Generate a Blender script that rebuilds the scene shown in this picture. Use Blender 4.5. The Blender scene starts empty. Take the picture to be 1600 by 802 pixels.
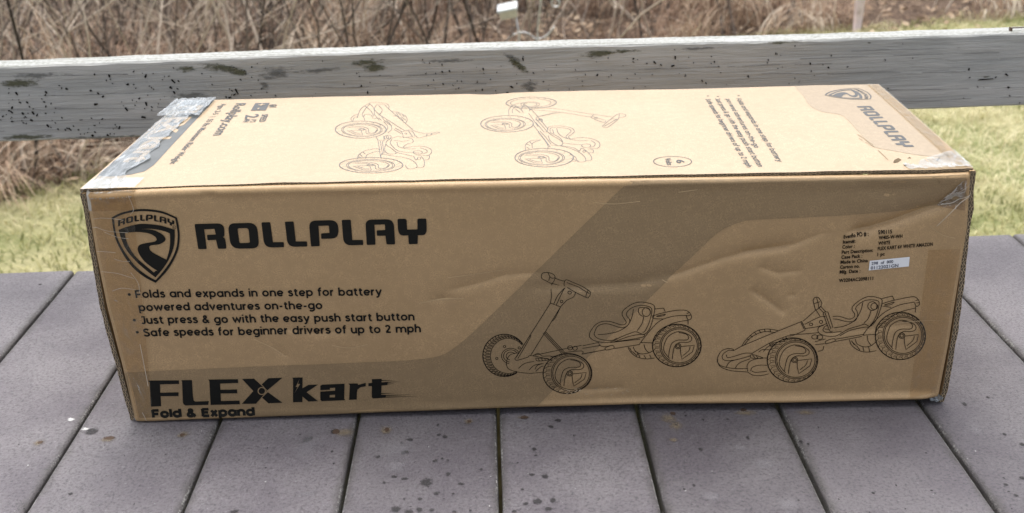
import bpy, bmesh, math, random
from math import radians, sin, cos, pi, sqrt, exp, hypot, atan2
from mathutils import Vector, Matrix, noise
from mathutils.geometry import tessellate_polygon
random.seed(7)
scene = bpy.context.scene
COL = scene.collection

# ---------------------------------------------------------------- camera
FPX = 1653.52
YAW, PITCH, ROLL = 0.0257, 0.4164, -0.0342
CAM = Vector((0.4182, -0.9138, 0.5774))
_f = Vector((-sin(YAW)*cos(PITCH), cos(YAW)*cos(PITCH), -sin(PITCH)))
_r0 = Vector((cos(YAW), sin(YAW), 0)); _u0 = _r0.cross(_f)
_r = _r0*cos(ROLL) + _u0*sin(ROLL); _u = -_r0*sin(ROLL) + _u0*cos(ROLL)
cam_d = bpy.data.cameras.new('camera')
cam = bpy.data.objects.new('camera', cam_d); COL.objects.link(cam)
M = Matrix((_r, _u, -_f)).transposed().to_4x4(); M.translation = CAM
cam.matrix_world = M
cam_d.sensor_fit = 'HORIZONTAL'; cam_d.sensor_width = 36.0
cam_d.lens = FPX/1600*36; cam_d.clip_start = 0.02; cam_d.clip_end = 400
cam_d.dof.use_dof = True; cam_d.dof.focus_distance = 1.02; cam_d.dof.aperture_fstop = 9.5
scene.camera = cam

# ---------------------------------------------------------------- light
SUN_EL, SUN_AZ = 70.0, 10.0      # azimuth measured from +y (behind the box) towards -x
world = bpy.data.worlds.new('World'); scene.world = world; world.use_nodes = True
wn = world.node_tree; wn.nodes.clear()
sky = wn.nodes.new('ShaderNodeTexSky'); sky.sky_type = 'NISHITA'; sky.sun_disc = False
sky.sun_elevation = radians(SUN_EL); sky.sun_rotation = radians(-SUN_AZ)
sky.air_density = 1.0; sky.dust_density = 5.0; sky.ozone_density = 1.0
hsv = wn.nodes.new('ShaderNodeHueSaturation'); hsv.inputs['Saturation'].default_value = 0.3
bgn = wn.nodes.new('ShaderNodeBackground'); bgn.inputs['Strength'].default_value = 0.15
wo = wn.nodes.new('ShaderNodeOutputWorld')
wn.links.new(sky.outputs[0], hsv.inputs['Color']); wn.links.new(hsv.outputs[0], bgn.inputs[0]); wn.links.new(bgn.outputs[0], wo.inputs[0])
sl = bpy.data.lights.new('sun', 'SUN'); sl.energy = 2.0; sl.angle = radians(70); sl.color = (1.0, 0.96, 0.9)
so = bpy.data.objects.new('sun', sl); COL.objects.link(so)
sd = Vector((-sin(radians(SUN_AZ))*cos(radians(SUN_EL)), cos(radians(SUN_AZ))*cos(radians(SUN_EL)), sin(radians(SUN_EL))))
so.rotation_euler = sd.to_track_quat('Z', 'Y').to_euler()
scene.view_settings.view_transform = 'Standard'; scene.view_settings.look = 'None'
scene.view_settings.exposure = 0.85; scene.view_settings.gamma = 1.0

# ---------------------------------------------------------------- survey helpers (photo measurement -> point on a real plane)
def ray(px, py): return _f + _r*((px-800)/FPX) + _u*((401-py)/FPX)
def front(p):                       # plane of the carton's front panel
    d = ray(*p); t = -CAM.y/d.y; X = CAM + d*t; return Vector((X.x, X.z))
HT = 0.2497
def on_z(p, z):
    d = ray(*p); t = (z-CAM.z)/d.z; return CAM + d*t
def top(p):
    X = on_z(p, HT); return Vector((X.x, X.y))
DYAW = 0.0381
DX = Vector((-sin(DYAW), cos(DYAW), 0)); RX = Vector((cos(DYAW), sin(DYAW), 0))
DX0, BW, YE = 0.0913, 0.1417, 0.386
def rail_uv(p, off=YE):
    d = ray(*p); t = (off-CAM.dot(DX))/d.dot(DX); X = CAM+d*t; return Vector((X.dot(RX), X.z))
def lerp_tab(tab, x):
    if x <= tab[0][0]: return tab[0][1]
    for (a, b), (c, d) in zip(tab, tab[1:]):
        if x <= c: return b + (d-b)*(x-a)/(c-a)
    return tab[-1][1]
def sstep(a, b, x):
    t = min(1, max(0, (x-a)/(b-a))); return t*t*(3-2*t)

# ---------------------------------------------------------------- object helpers
def tag(o, label=None, cat=None, group=None, kind=None):
    if label: o['label'] = label
    if cat: o['category'] = cat
    if group: o['group'] = group
    if kind: o['kind'] = kind
    return o
def empty(name, loc=(0, 0, 0)):
    o = bpy.data.objects.new(name, None); COL.objects.link(o); o.location = loc; o.empty_display_size = .05
    return o
def link(name, me, mats, parent=None, smooth=False):
    o = bpy.data.objects.new(name, me); COL.objects.link(o)
    for m in (mats if isinstance(mats, (list, tuple)) else [mats]): me.materials.append(m)
    if parent:
        o.parent = parent
        # meshes are written in world coordinates: bring them into the parent's space
        W = Matrix.Identity(4); q = parent
        while q: W = q.matrix_basis @ W; q = q.parent
        me.transform(W.inverted())
    if smooth:
        for p in me.polygons: p.use_smooth = True
    return o
class MB:
    def __init__(s): s.v = []; s.f = []; s.m = []; s.uv = []; s.c = []
    def quad(s, pts, m=0, uv=None, c=0.0):
        b = len(s.v); s.v += [tuple(p) for p in pts]; s.f.append(tuple(range(b, b+len(pts)))); s.m.append(m)
        s.uv.append(uv or [(0, 0)]*len(pts)); s.c.append(c)
    def box(s, lo, hi, m=0, X=Vector((1, 0, 0)), Y=Vector((0, 1, 0)), Z=Vector((0, 0, 1)), O=Vector((0, 0, 0))):
        P = lambda a, b, c: O + X*(lo[0], hi[0])[a] + Y*(lo[1], hi[1])[b] + Z*(lo[2], hi[2])[c]
        for q in (((0,0,0),(0,1,0),(1,1,0),(1,0,0)), ((0,0,1),(1,0,1),(1,1,1),(0,1,1)), ((0,0,0),(1,0,0),(1,0,1),(0,0,1)),
                  ((0,1,0),(0,1,1),(1,1,1),(1,1,0)), ((0,0,0),(0,0,1),(0,1,1),(0,1,0)), ((1,0,0),(1,1,0),(1,1,1),(1,0,1))):
            s.quad([P(*k) for k in q], m)
    def tube(s, pts, rad, n=6, m=0, c=0.0):
        pts = [Vector(p) for p in pts]; rings = []
        N = Vector((.31, .2, .93))
        for i, p in enumerate(pts):
            t = (pts[min(i+1, len(pts)-1)] - pts[max(i-1, 0)]).normalized()
            a = t.cross(N)
            if a.length < .1: a = t.cross(Vector((1, 0, 0)))
            a.normalize(); b = t.cross(a); r = rad[i] if isinstance(rad, (list, tuple)) else rad
            base = len(s.v)
            for k in range(n): s.v.append(tuple(p + (a*cos(2*pi*k/n) + b*sin(2*pi*k/n))*r))
            rings.append(base)
        for r0, r1 in zip(rings, rings[1:]):
            for k in range(n):
                s.f.append((r0+k, r0+(k+1) % n, r1+(k+1) % n, r1+k)); s.m.append(m); s.uv.append([(0, 0)]*4); s.c.append(c)
        for r0 in (rings[0], rings[-1]):
            s.f.append(tuple(r0+k for k in range(n))); s.m.append(m); s.uv.append([(0, 0)]*n); s.c.append(c)
    def mesh(s, name):
        me = bpy.data.meshes.new(name); me.from_pydata(s.v, [], s.f)
        me.polygons.foreach_set('material_index', s.m)
        uv = me.uv_layers.new(name='UVMap'); flat = []
        for u in s.uv:
            for a in u: flat += [a[0], a[1]]
        uv.data.foreach_set('uv', flat)
        at = me.attributes.new('tint', 'FLOAT', 'FACE'); at.data.foreach_set('value', s.c)
        me.update(); return me
    def build(s, name, mats, parent=None, smooth=False): return link(name, s.mesh(name), mats, parent, smooth)

# ---------------------------------------------------------------- materials
def nodemat(name):
    m = bpy.data.materials.new(name); m.use_nodes = True; nt = m.node_tree
    b = nt.nodes['Principled BSDF']; return m, nt, b
def N(nt, t, **k):
    n = nt.nodes.new(t)
    for a, v in k.items():
        if a.startswith('i_'): n.inputs[a[2:]].default_value = v
        else: setattr(n, a, v)
    return n
def math_(nt, op, a, b=None, c=None):
    n = nt.nodes.new('ShaderNodeMath'); n.operation = op
    for i, v in enumerate((a, b, c)):
        if v is None: continue
        if isinstance(v, (int, float)): n.inputs[i].default_value = v
        else: nt.links.new(v, n.inputs[i])
    return n.outputs[0]
def mix(nt, f, a, b, mode='MIX'):
    n = nt.nodes.new('ShaderNodeMix'); n.data_type = 'RGBA'; n.blend_type = mode
    for i, v in ((0, f), (6, a), (7, b)):
        if isinstance(v, (int, float)): n.inputs[i].default_value = v
        elif isinstance(v, tuple): n.inputs[i].default_value = (*v, 1)
        else: nt.links.new(v, n.inputs[i])
    return n.outputs[2]
def ramp(nt, v, *stops):
    n = nt.nodes.new('ShaderNodeValToRGB'); e = n.color_ramp.elements
    while len(e) < len(stops): e.new(.5)
    for el, (p, c) in zip(e, stops): el.position = p; el.color = (*c, 1) if isinstance(c, tuple) else (c, c, c, 1)
    nt.links.new(v, n.inputs[0]); return n.outputs[0]
def mrange(nt, v, a, b, c=0.0, d=1.0, smooth=True):
    n = nt.nodes.new('ShaderNodeMapRange'); n.interpolation_type = 'SMOOTHSTEP' if smooth else 'LINEAR'
    nt.links.new(v, n.inputs[0])
    for i, x in enumerate((a, b, c, d)): n.inputs[i+1].default_value = x
    return n.outputs[0]
def objco(nt, scale=(1, 1, 1)):
    t = N(nt, 'ShaderNodeTexCoord'); mp = N(nt, 'ShaderNodeMapping'); mp.inputs['Scale'].default_value = scale
    nt.links.new(t.outputs['Object'], mp.inputs[0]); return mp.outputs[0]
def noi(nt, co, scale, detail=3, rough=.55, out=0, dist=0.0):
    n = N(nt, 'ShaderNodeTexNoise'); nt.links.new(co, n.inputs['Vector'])
    n.inputs['Scale'].default_value = scale; n.inputs['Detail'].default_value = detail; n.inputs['Roughness'].default_value = rough
    n.inputs['Distortion'].default_value = dist
    return n.outputs[out]
def bump(nt, h, b, strength=.3, dist=.001, prev=None):
    n = N(nt, 'ShaderNodeBump'); n.inputs['Strength'].default_value = strength; n.inputs['Distance'].default_value = dist
    nt.links.new(h, n.inputs['Height'])
    if prev: nt.links.new(prev, n.inputs['Normal'])
    nt.links.new(n.outputs[0], b.inputs['Normal']); return n.outputs[0]

KRAFT = (0.425, 0.285, 0.148)
def kraft(name, mul=(1, 1, 1), halftone=0.0, rough=.5, spec=.5):
    m, nt, b = nodemat(name); co = objco(nt)
    c0 = tuple(k*a for k, a in zip(KRAFT, mul))
    fine = noi(nt, objco(nt, (1, 1, 1.0)), 900, 2, .6)
    mid = noi(nt, co, 120, 3, .6)
    big = noi(nt, objco(nt, (1, 1, 1)), 9, 4, .6)
    col = mix(nt, mrange(nt, fine, .3, .7), tuple(x*.78 for x in c0), tuple(min(1, x*1.2) for x in c0))
    col = mix(nt, mrange(nt, mid, .35, .7), col, tuple(x*.9 for x in c0))
    n1 = nt.nodes[-1]
    col = mix(nt, mrange(nt, big, .35, .68, 0, .35), col, tuple(x*y for x, y in zip(c0, (.8, .79, .76))))
    # faint vertical flute lines of the board behind the liner
    fl = N(nt, 'ShaderNodeTexWave'); fl.wave_type = 'BANDS'; fl.bands_direction = 'X'
    nt.links.new(co, fl.inputs[0]); fl.inputs['Scale'].default_value = 45; fl.inputs['Distortion'].default_value = 1.5
    if halftone:
        ck = N(nt, 'ShaderNodeTexChecker'); mp = objco(nt, (1, 1, 1))
        rot = N(nt, 'ShaderNodeMapping'); rot.inputs['Rotation'].default_value = (0, radians(40), 0); nt.links.new(mp, rot.inputs[0])
        nt.links.new(rot.outputs[0], ck.inputs[0]); ck.inputs['Scale'].default_value = 1100
        col = mix(nt, math_(nt, 'MULTIPLY', ck.outputs[1], halftone), col, (.06, .05, .04))
    nt.links.new(col, b.inputs['Base Color'])
    b.inputs['Roughness'].default_value = rough; b.inputs['Specular IOR Level'].default_value = spec
    b1 = bump(nt, fine, b, .25, .0004)
    b2 = bump(nt, noi(nt, co, 14, 3, .5), b, .5, .004, b1)
    bump(nt, fl.outputs[1], b, .06, .0006, b2)
    return m
M_kraft = kraft('kraft_board')
M_kraft_skylit = kraft('kraft_board_skylit', (.90, 1.01, 1.26), rough=.46, spec=.55)  # same board as the front, with the sky's bleaching put into the colour
M_band = kraft('kraft_printed_band', (.77, .79, .80), halftone=.26)
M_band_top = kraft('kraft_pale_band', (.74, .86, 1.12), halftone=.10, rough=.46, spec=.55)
def plain(name, col, rough=.6, spec=.4, var=.15, scale=60, metal=0.0):
    m, nt, b = nodemat(name); co = objco(nt)
    n = noi(nt, co, scale, 3, .6)
    c = mix(nt, mrange(nt, n, .3, .7), tuple(x*(1-var) for x in col), tuple(min(1, x*(1+var)) for x in col))
    nt.links.new(c, b.inputs['Base Color']); b.inputs['Roughness'].default_value = rough
    b.inputs['Specular IOR Level'].default_value = spec; b.inputs['Metallic'].default_value = metal
    bump(nt, n, b, .15, .0005)
    return m
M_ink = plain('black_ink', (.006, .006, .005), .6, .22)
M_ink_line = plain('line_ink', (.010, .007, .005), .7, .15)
M_ink_top = plain('top_ink_sheen', (.045, .048, .052), .5, .5)  # black print on the top; grey of the reflected sky mixed into its colour
M_line_top = plain('top_line_ink_sheen', (.085, .095, .10), .5, .4)  # drawing lines on the top, lifted by the same painted sky reflection
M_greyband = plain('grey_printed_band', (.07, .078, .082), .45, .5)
M_white = plain('white_paper', (.78, .80, .84), .5, .4, .03)
M_label_ink = plain('label_ink', (.05, .06, .10), .6, .3)
def corr_mat():
    m, nt, b = nodemat('corrugated_edge')
    uv = N(nt, 'ShaderNodeUVMap'); sx = N(nt, 'ShaderNodeSeparateXYZ'); nt.links.new(uv.outputs[0], sx.inputs[0])
    wob = noi(nt, objco(nt), 60, 2)
    u = math_(nt, 'ADD', math_(nt, 'DIVIDE', sx.outputs[0], .0068), math_(nt, 'MULTIPLY', wob, .7))
    tri = math_(nt, 'ABSOLUTE', math_(nt, 'SUBTRACT', math_(nt, 'MULTIPLY', math_(nt, 'FRACT', u), 2.0), 1.0))
    v = math_(nt, 'FRACT', math_(nt, 'MULTIPLY', sx.outputs[1], 1.999))
    d = math_(nt, 'ABSOLUTE', math_(nt, 'SUBTRACT', tri, v))
    lin = math_(nt, 'ABSOLUTE', math_(nt, 'SUBTRACT', v, .5))
    f = math_(nt, 'MAXIMUM', math_(nt, 'LESS_THAN', d, .2), math_(nt, 'GREATER_THAN', lin, .41))
    nz = mrange(nt, noi(nt, objco(nt), 300, 2), .35, .65, .55, 1.0)
    col = mix(nt, math_(nt, 'MULTIPLY', f, nz), (.055, .040, .026), (.40, .31, .20))
    nt.links.new(col, b.inputs['Base Color']); b.inputs['Roughness'].default_value = .9
    bump(nt, f, b, .6, .001)
    return m
M_corr = corr_mat()
def tape_mat(name, opac, wr, tint=(.95, .91, .84), scale=45, rough=.16, gl=(.9, .92, .95), sc3=(1, 1, 1)):
    m = bpy.data.materials.new(name); m.use_nodes = True; nt = m.node_tree; nt.nodes.remove(nt.nodes['Principled BSDF'])
    out = nt.nodes['Material Output']
    tr = N(nt, 'ShaderNodeBsdfTransparent'); tr.inputs[0].default_value = (*tint, 1)
    g = N(nt, 'ShaderNodeBsdfPrincipled'); g.inputs['Base Color'].default_value = (*gl, 1)
    g.inputs['Roughness'].default_value = rough; g.inputs['Specular IOR Level'].default_value = .7
    co = objco(nt, sc3); h = noi(nt, co, scale, 4, .6, dist=1.2)
    bump(nt, h, g, wr, .004)
    fr = N(nt, 'ShaderNodeFresnel'); fr.inputs[0].default_value = 1.45; nt.links.new(nt.nodes[-2].outputs[0] if False else g.inputs['Normal'].links[0].from_socket, fr.inputs['Normal'])
    glint = mrange(nt, noi(nt, co, scale*2.2, 4, .65, dist=2.0), .5, .72, 0, opac)  # noise streaks of paler, more opaque tape painted as highlights on the wrinkles
    fac = math_(nt, 'MINIMUM', math_(nt, 'ADD', math_(nt, 'ADD', math_(nt, 'MULTIPLY', fr.outputs[0], .9), glint), opac*.25), 1.0)
    mx = N(nt, 'ShaderNodeMixShader'); nt.links.new(fac, mx.inputs[0]); nt.links.new(tr.outputs[0], mx.inputs[1]); nt.links.new(g.outputs[0], mx.inputs[2])
    nt.links.new(mx.outputs[0], out.inputs[0]); return m
M_tape = tape_mat('clear_tape', .10, .35, (.95, .90, .81), 26, .14, (.42, .40, .36))
M_tape_crumple = tape_mat('crumpled_tape', .34, .55, (.88, .90, .91), 30, .14, (.66, .71, .76), (2.6, .55, 1))
M_tape_grey = tape_mat('bunched_tape', .26, .8, (.78, .72, .64), 55, .14, (.50, .47, .43))
M_scratch = plain('tape_scratch', (.52, .46, .38), .5, .4)

# stains: soft edged marks, falloff in UV.x, shape from noise
def stain_mat(name, col, thr=.5, scale=160, soft=.12, maxa=1.0, sc3=(1, 1, 1)):
    m, nt, b = nodemat(name); out = nt.nodes['Material Output']
    uv = N(nt, 'ShaderNodeUVMap'); sx = N(nt, 'ShaderNodeSeparateXYZ'); nt.links.new(uv.outputs[0], sx.inputs[0])
    n = noi(nt, objco(nt, sc3), scale, 5, .72)
    v = math_(nt, 'SUBTRACT', math_(nt, 'ADD', n, .35), math_(nt, 'MULTIPLY', sx.outputs[0], .75))
    a = mrange(nt, v, thr-soft, thr+soft, 0, maxa)
    b.inputs['Base Color'].default_value = (*col, 1); b.inputs['Roughness'].default_value = .85
    tr = N(nt, 'ShaderNodeBsdfTransparent'); mx = N(nt, 'ShaderNodeMixShader')
    nt.links.new(a, mx.inputs[0]); nt.links.new(tr.outputs[0], mx.inputs[1]); nt.links.new(b.outputs[0], mx.inputs[2]); nt.links.new(mx.outputs[0], out.inputs[0])
    return m
ST_dark = stain_mat('dark_spot', (.03, .028, .03), .46, 260, .16, .75)
ST_tan = stain_mat('tan_wear', (.20, .16, .11), .5, 300, .3, .65)
ST_pale = stain_mat('pale_scuff', (.26, .25, .27), .6, 500, .25, .3)
ST_rust = stain_mat('rust_mark', (.06, .035, .022), .42, 260, .08, .95)
ST_white = stain_mat('white_fleck', (.5, .5, .5), .64, 420, .05, .95)
ST_algae = stain_mat('algae_stain', (.085, .088, .045), .60, 260, .14, .75, (.35, 1, 1))
ST_grey = stain_mat('mildew_stain', (.12, .125, .12), .63, 300, .16, .6, (.3, 1, 1))
def disc(mb, C, X, Y, rx, ry, m, rot=0, n=14):
    c0, s0 = cos(rot), sin(rot)
    pts = [C + X*(rx*cos(a)*c0 - ry*sin(a)*s0) + Y*(rx*cos(a)*s0 + ry*sin(a)*c0) for a in [2*pi*k/n for k in range(n)]]
    for k in range(n): mb.quad([C, pts[k], pts[(k+1) % n]], m, [(0, 0), (1, 0), (1, 0)])

# ================================================================ DECK
def deck_mat():
    m, nt, b = nodemat('painted_deck'); co = objco(nt)
    info = N(nt, 'ShaderNodeObjectInfo')
    off = N(nt, 'ShaderNodeVectorMath'); off.operation = 'MULTIPLY_ADD'; off.inputs[1].default_value = (1, 1, 1)
    nt.links.new(co, off.inputs[0]); cmb = N(nt, 'ShaderNodeCombineXYZ'); nt.links.new(math_(nt, 'MULTIPLY', info.outputs['Random'], 40), cmb.inputs[0]); nt.links.new(cmb.outputs[0], off.inputs[2])
    co = off.outputs[0]
    f = noi(nt, co, 330, 4, .8); g = noi(nt, co, 95, 4, .65); big = noi(nt, co, 7, 4, .6)
    col = mix(nt, mrange(nt, big, .3, .7), (.120, .107, .125), (.190, .177, .190))
    col = mix(nt, mrange(nt, g, .45, .75, 0, .4), col, (.19, .18, .19))
    col = mix(nt, mrange(nt, f, .32, .54, .72, 0), col, (.034, .030, .036))
    col = mix(nt, mrange(nt, f, .62, .72, 0, .7), col, (.36, .35, .37))
    var = N(nt, 'ShaderNodeHueSaturation'); nt.links.new(col, var.inputs['Color']); nt.links.new(mrange(nt, info.outputs['Random'], 0, 1, .84, 1.16), var.inputs['Value']); col = var.outputs[0]
    uv = N(nt, 'ShaderNodeUVMap'); sx = N(nt, 'ShaderNodeSeparateXYZ'); nt.links.new(uv.outputs[0], sx.inputs[0])
    e = math_(nt, 'MULTIPLY', math_(nt, 'ABSOLUTE', math_(nt, 'SUBTRACT', sx.outputs[0], .5)), 2.0)
    ew = math_(nt, 'MULTIPLY', mrange(nt, e, .962, .982), mrange(nt, noi(nt, co, 11, 2), .42, .58))
    chip = mrange(nt, noi(nt, co, 420, 3, .7), .5, .56)
    side = math_(nt, 'MULTIPLY', ew, chip)
    col = mix(nt, math_(nt, 'MULTIPLY', side, .8), col, (.62, .62, .60))
    col = mix(nt, math_(nt, 'MULTIPLY', mrange(nt, math_(nt, 'ADD', e, math_(nt, 'MULTIPLY', noi(nt, co, 40, 3), .25)), .98, 1.14), .55), col, (.05, .046, .040))
    nt.links.new(col, b.inputs['Base Color'])
    b.inputs['Roughness'].default_value = .5; b.inputs['Specular IOR Level'].default_value = .5
    b1 = bump(nt, f, b, .9, .0030); b2 = bump(nt, g, b, .5, .002, b1); bump(nt, big, b, .4, .01, b2)
    return m
M_deck = deck_mat()
M_timber = plain('deck_timber', (.18, .15, .12), .85, .2, .3, 30)
deck = empty('wooden_deck', (0.4, 0, 0))
tag(deck, 'worn purple-grey painted plank deck under the cardboard carton', 'deck')
stains = {}
def deck_mark(p, rx, ry, mat, rot=0, scale=1.0):
    X = on_z(p, 0.0005); s = X.dot(RX); k = math.floor((s-DX0)/BW)
    stains.setdefault(k, []).append((X, rx/FPX*1.35, ry/FPX*1.35*1.6, mat, rot))
Z3 = [(1/3.2, 400, 600), (1/2.667, 1000, 600), (1/1.996, 0, 400)]
def zp(i, x, y): s, ox, oy = Z3[i]; return (ox+x*s, oy+y*s)
for x, y, a, c in [(390,235,9,6),(770,278,8,3),(745,340,9,4),(690,463,7,3),(742,473,7,3),(850,490,12,9),(905,545,6,4),(960,450,5,4),(1025,500,6,3),(820,575,5,3),(700,625,10,5),(765,640,9,4),(815,630,6,4),(880,630,5,3),(1390,323,6,4),(1380,450,6,3),(1445,458,7,5),(1410,585,9,6),(1460,620,7,4),(1485,580,6,5),(1475,210,6,4),(1510,180,7,4),(945,265,6,4),(895,385,5,3),(910,205,3,3),(915,255,4,3),(1125,430,4,3),(640,495,3,3),(930,375,3,2),(985,550,3,2),(1330,525,4,2),(1350,595,5,3),(1290,635,5,3),(990,640,5,3),(1070,635,4,2),(270,270,5,4),(380,335,3,3),(1400,355,4,2),(610,365,4,3),(730,295,3,2),(740,578,3,2),(960,385,3,2)]:
    deck_mark(zp(0, x, y), a, c, ST_dark, random.uniform(-.4, .4))
for i, x, y, a, c, mt in [(0,650,235,12,9,ST_tan),(0,655,230,5,5,ST_rust),(0,1065,190,9,6,ST_tan),(0,1065,190,4,3,ST_rust),(0,440,240,18,9,ST_tan),(0,400,235,7,6,ST_rust),(0,1335,165,12,4,ST_tan),(0,1340,165,8,4,ST_rust),
        (1,120,140,14,10,ST_tan),(1,150,170,12,9,ST_tan),(1,138,120,6,4,ST_rust),(1,690,118,18,6,ST_tan),(1,440,118,20,6,ST_tan),(1,430,105,8,3,ST_rust),(1,140,230,8,4,ST_tan),
        (2,120,580,11,6,ST_tan),(2,125,578,5,3,ST_rust),(2,335,570,14,6,ST_tan),(2,340,566,12,4,ST_rust),(2,285,545,14,8,ST_dark),(2,265,538,14,6,ST_white),(2,220,508,14,7,ST_white),(2,570,556,12,7,ST_tan),(2,568,557,5,4,ST_rust),(2,955,572,8,6,ST_dark),(2,730,797,8,5,ST_dark),(2,220,740,5,3,ST_dark),(2,125,90,6,3,ST_dark)]:
    deck_mark(zp(i, x, y), a, c, mt)
for x, y, a, c in [(450,222,4,4),(252,270,4,4),(225,420,3,3),(263,147,3,3),(1450,55,4,3),(1352,82,5,5),(1520,208,4,3),(1595,250,6,4),(1595,390,6,4),(1525,418,4,3),(1567,463,5,3),(670,240,4,5),(190,130,3,2),(365,145,3,2)]:
    deck_mark(zp(1, x, y), a, c, ST_dark)
for i, x, y, a, c in [(0,700,330,45,22),(0,270,290,30,24),(0,700,420,30,18),(0,250,550,24,6),(1,520,330,28,14),(1,420,265,16,8),(1,620,500,30,14),(1,300,470,22,12),(1,1400,190,16,14),(2,945,610,26,18)]:
    deck_mark(zp(i, x, y), a, c, ST_pale)
for k in range(60):
    deck_mark((random.uniform(0, 1600), random.uniform(640, 802)), random.uniform(1.2, 3), random.uniform(1, 2), ST_dark if random.random() < .6 else ST_white)
# paint chip (curled) seen on one board
SMATS = [ST_dark, ST_tan, ST_pale, ST_rust, ST_white]
for k in range(-12, 14):
    mb = MB(); g = .0032 + random.uniform(-.0008, .0010); dz = random.uniform(-.0012, .0012) if k not in (0, 1, 2, 3, 4, 5) else random.uniform(-.0012, 0)
    a, b_ = DX0+k*BW+g/2, DX0+(k+1)*BW-g/2; r = .004
    prof = [(a, -.032)] + [(a+r-r*cos(t), dz-r+r*sin(t)) for t in (0, .4, .8, 1.2, pi/2)]
    nx = 6
    prof += [(a+r+(b_-a-2*r)*i/nx, dz) for i in range(1, nx)]
    prof += [(b_-r+r*sin(t), dz-r+r*cos(t)) for t in (0, .4, .8, 1.2, pi/2)] + [(b_, -.032)]
    y0, y1 = -1.7, YE + random.uniform(-.0015, .0015); ny = 40
    P = lambda q, y: RX*(q[0] + .0007*noise.noise(Vector((q[0]*3, y*9, k)))) + DX*y + Vector((0, 0, q[1]))
    for j in range(ny):
        ya, yb = y0+(y1-y0)*j/ny, y0+(y1-y0)*(j+1)/ny
        for q0, q1 in zip(prof, prof[1:]):
            mb.quad([P(q0, ya), P(q1, ya), P(q1, yb), P(q0, yb)], 0, [((q[0]-a)/(b_-a), y) for q, y in ((q0, ya), (q1, ya), (q1, yb), (q0, yb))])
    mb.quad([P(q, y1) for q in prof][::-1], 0, [((q[0]-a)/(b_-a), q[1]) for q in prof][::-1])
    mb.quad([P(prof[0], y0), P(prof[0], y1), P(prof[-1], y1), P(prof[-1], y0)], 0)
    for i, (X, rx, ry, mt, rot) in enumerate(stains.get(k, [])):
        C = Vector((X.x, X.y, dz + .0003 + .00004*i)); disc(mb, C, RX, DX, rx, ry, 1+SMATS.index(mt), rot)
    o = mb.build('deck_board', [M_deck]+SMATS, deck)
fm = MB(); fm.box((-1.6, YE-.075, -.16), (1.95, YE-.035, -.034), 0, RX, DX); fm.build('rim_joist', M_timber, deck)
fm = MB()
for s in (-1.2, .4, 1.6):
    fm = MB(); fm.box((s-.045, YE-.17, -.72), (s+.045, YE-.08, -.034), 0, RX, DX); fm.build('support_post', M_timber, deck)

# ================================================================ RAILING
def rail_mat():
    m, nt, b = nodemat('weathered_rail_paint')
    co = objco(nt, (1.2, 14, 14)); co2 = objco(nt, (1.3, 62, 62)); c1 = objco(nt)
    a = noi(nt, co, 3.0, 5, .65, dist=.4); g = noi(nt, co2, 4.0, 4, .7); f = noi(nt, c1, 240, 3, .7); big = noi(nt, c1, 5, 3, .5)
    col = mix(nt, mrange(nt, a, .3, .7), (.30, .31, .305), (.44, .44, .425))
    col = mix(nt, mrange(nt, g, .60, .70, 0, .42), col, (.17, .17, .165))
    col = mix(nt, mrange(nt, f, .62, .72, 0, .25), col, (.55, .56, .55))
    col = mix(nt, mrange(nt, big, .5, .75, 0, .4), col, (.30, .30, .265))
    geo = N(nt, 'ShaderNodeNewGeometry'); sx = N(nt, 'ShaderNodeSeparateXYZ'); nt.links.new(geo.outputs['True Normal'], sx.inputs[0])
    up = mrange(nt, sx.outputs[2], .5, .9)
    worn = mix(nt, mrange(nt, mix(nt, .5, g, f), .46, .58), (.33, .34, .335), (.14, .145, .12))
    col = mix(nt, up, col, worn)
    nt.links.new(col, b.inputs['Base Color']); b.inputs['Roughness'].default_value = .5
    b1 = bump(nt, a, b, .5, .006); b2 = bump(nt, g, b, .5, .003, b1); bump(nt, f, b, .2, .001, b2)
    return m
M_rail = rail_mat()
M_fleck = plain('bark_fleck', (.012, .011, .010), .9, .1)
M_nail = plain('rusty_nail', (.09, .06, .04), .7, .4)
ra, rb = rail_uv((0, 103)), rail_uv((1600, 50)); rc, rd = rail_uv((0, 222)), rail_uv((1600, 165))
def rz_top(s): return ra.y + (rb.y-ra.y)*(s-ra.x)/(rb.x-ra.x) + .0016*sin(s*5.1) + .0008*noise.noise(Vector((s*22, 3, 1)))
def rz_bot(s): return rc.y + (rd.y-rc.y)*(s-rc.x)/(rd.x-rc.x) + .0008*noise.noise(Vector((s*12, 9, 1)))
railing = empty('deck_railing', tuple(RX*.4 + DX*YE))
tag(railing, 'weathered grey wooden railing board running behind the carton at the deck edge', 'railing')
mb = MB(); S0, S1, ns, th = -1.25, 2.05, 260, .040
def P3(s, d, z): return RX*s + DX*(YE+d) + Vector((0, 0, z))
for i in range(ns):
    q = [S0+(S1-S0)*(i+e)/ns for e in (0, 1)]
    pr = []
    for s in q:
        zt, zb = rz_top(s), rz_bot(s); ch = .0022+.0012*noise.noise(Vector((s*30, 0, 0)))
        pr.append([(0, zb+.002), (0, zb+(zt-zb)*.5), (0, zt-ch), (ch*.8, zt), (th-ch, zt-.0005), (th, zt-ch-.001), (th, zb), (.002, zb)])
    for k in range(8):
        k2 = (k+1) % 8
        mb.quad([P3(q[0], *pr[0][k]), P3(q[1], *pr[1][k]), P3(q[1], *pr[1][k2]), P3(q[0], *pr[0][k2])], 0)
    if i in (0, ns-1):
        mb.quad([P3(q[0 if i == 0 else 1], *pp) for pp in pr[0 if i == 0 else 1]], 0)
def rail_pt(p, lift=.0006): u = rail_uv(p); return RX*u.x + DX*(YE-lift) + Vector((0, 0, u.y))
UPV = Vector((0, 0, 1))
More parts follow.
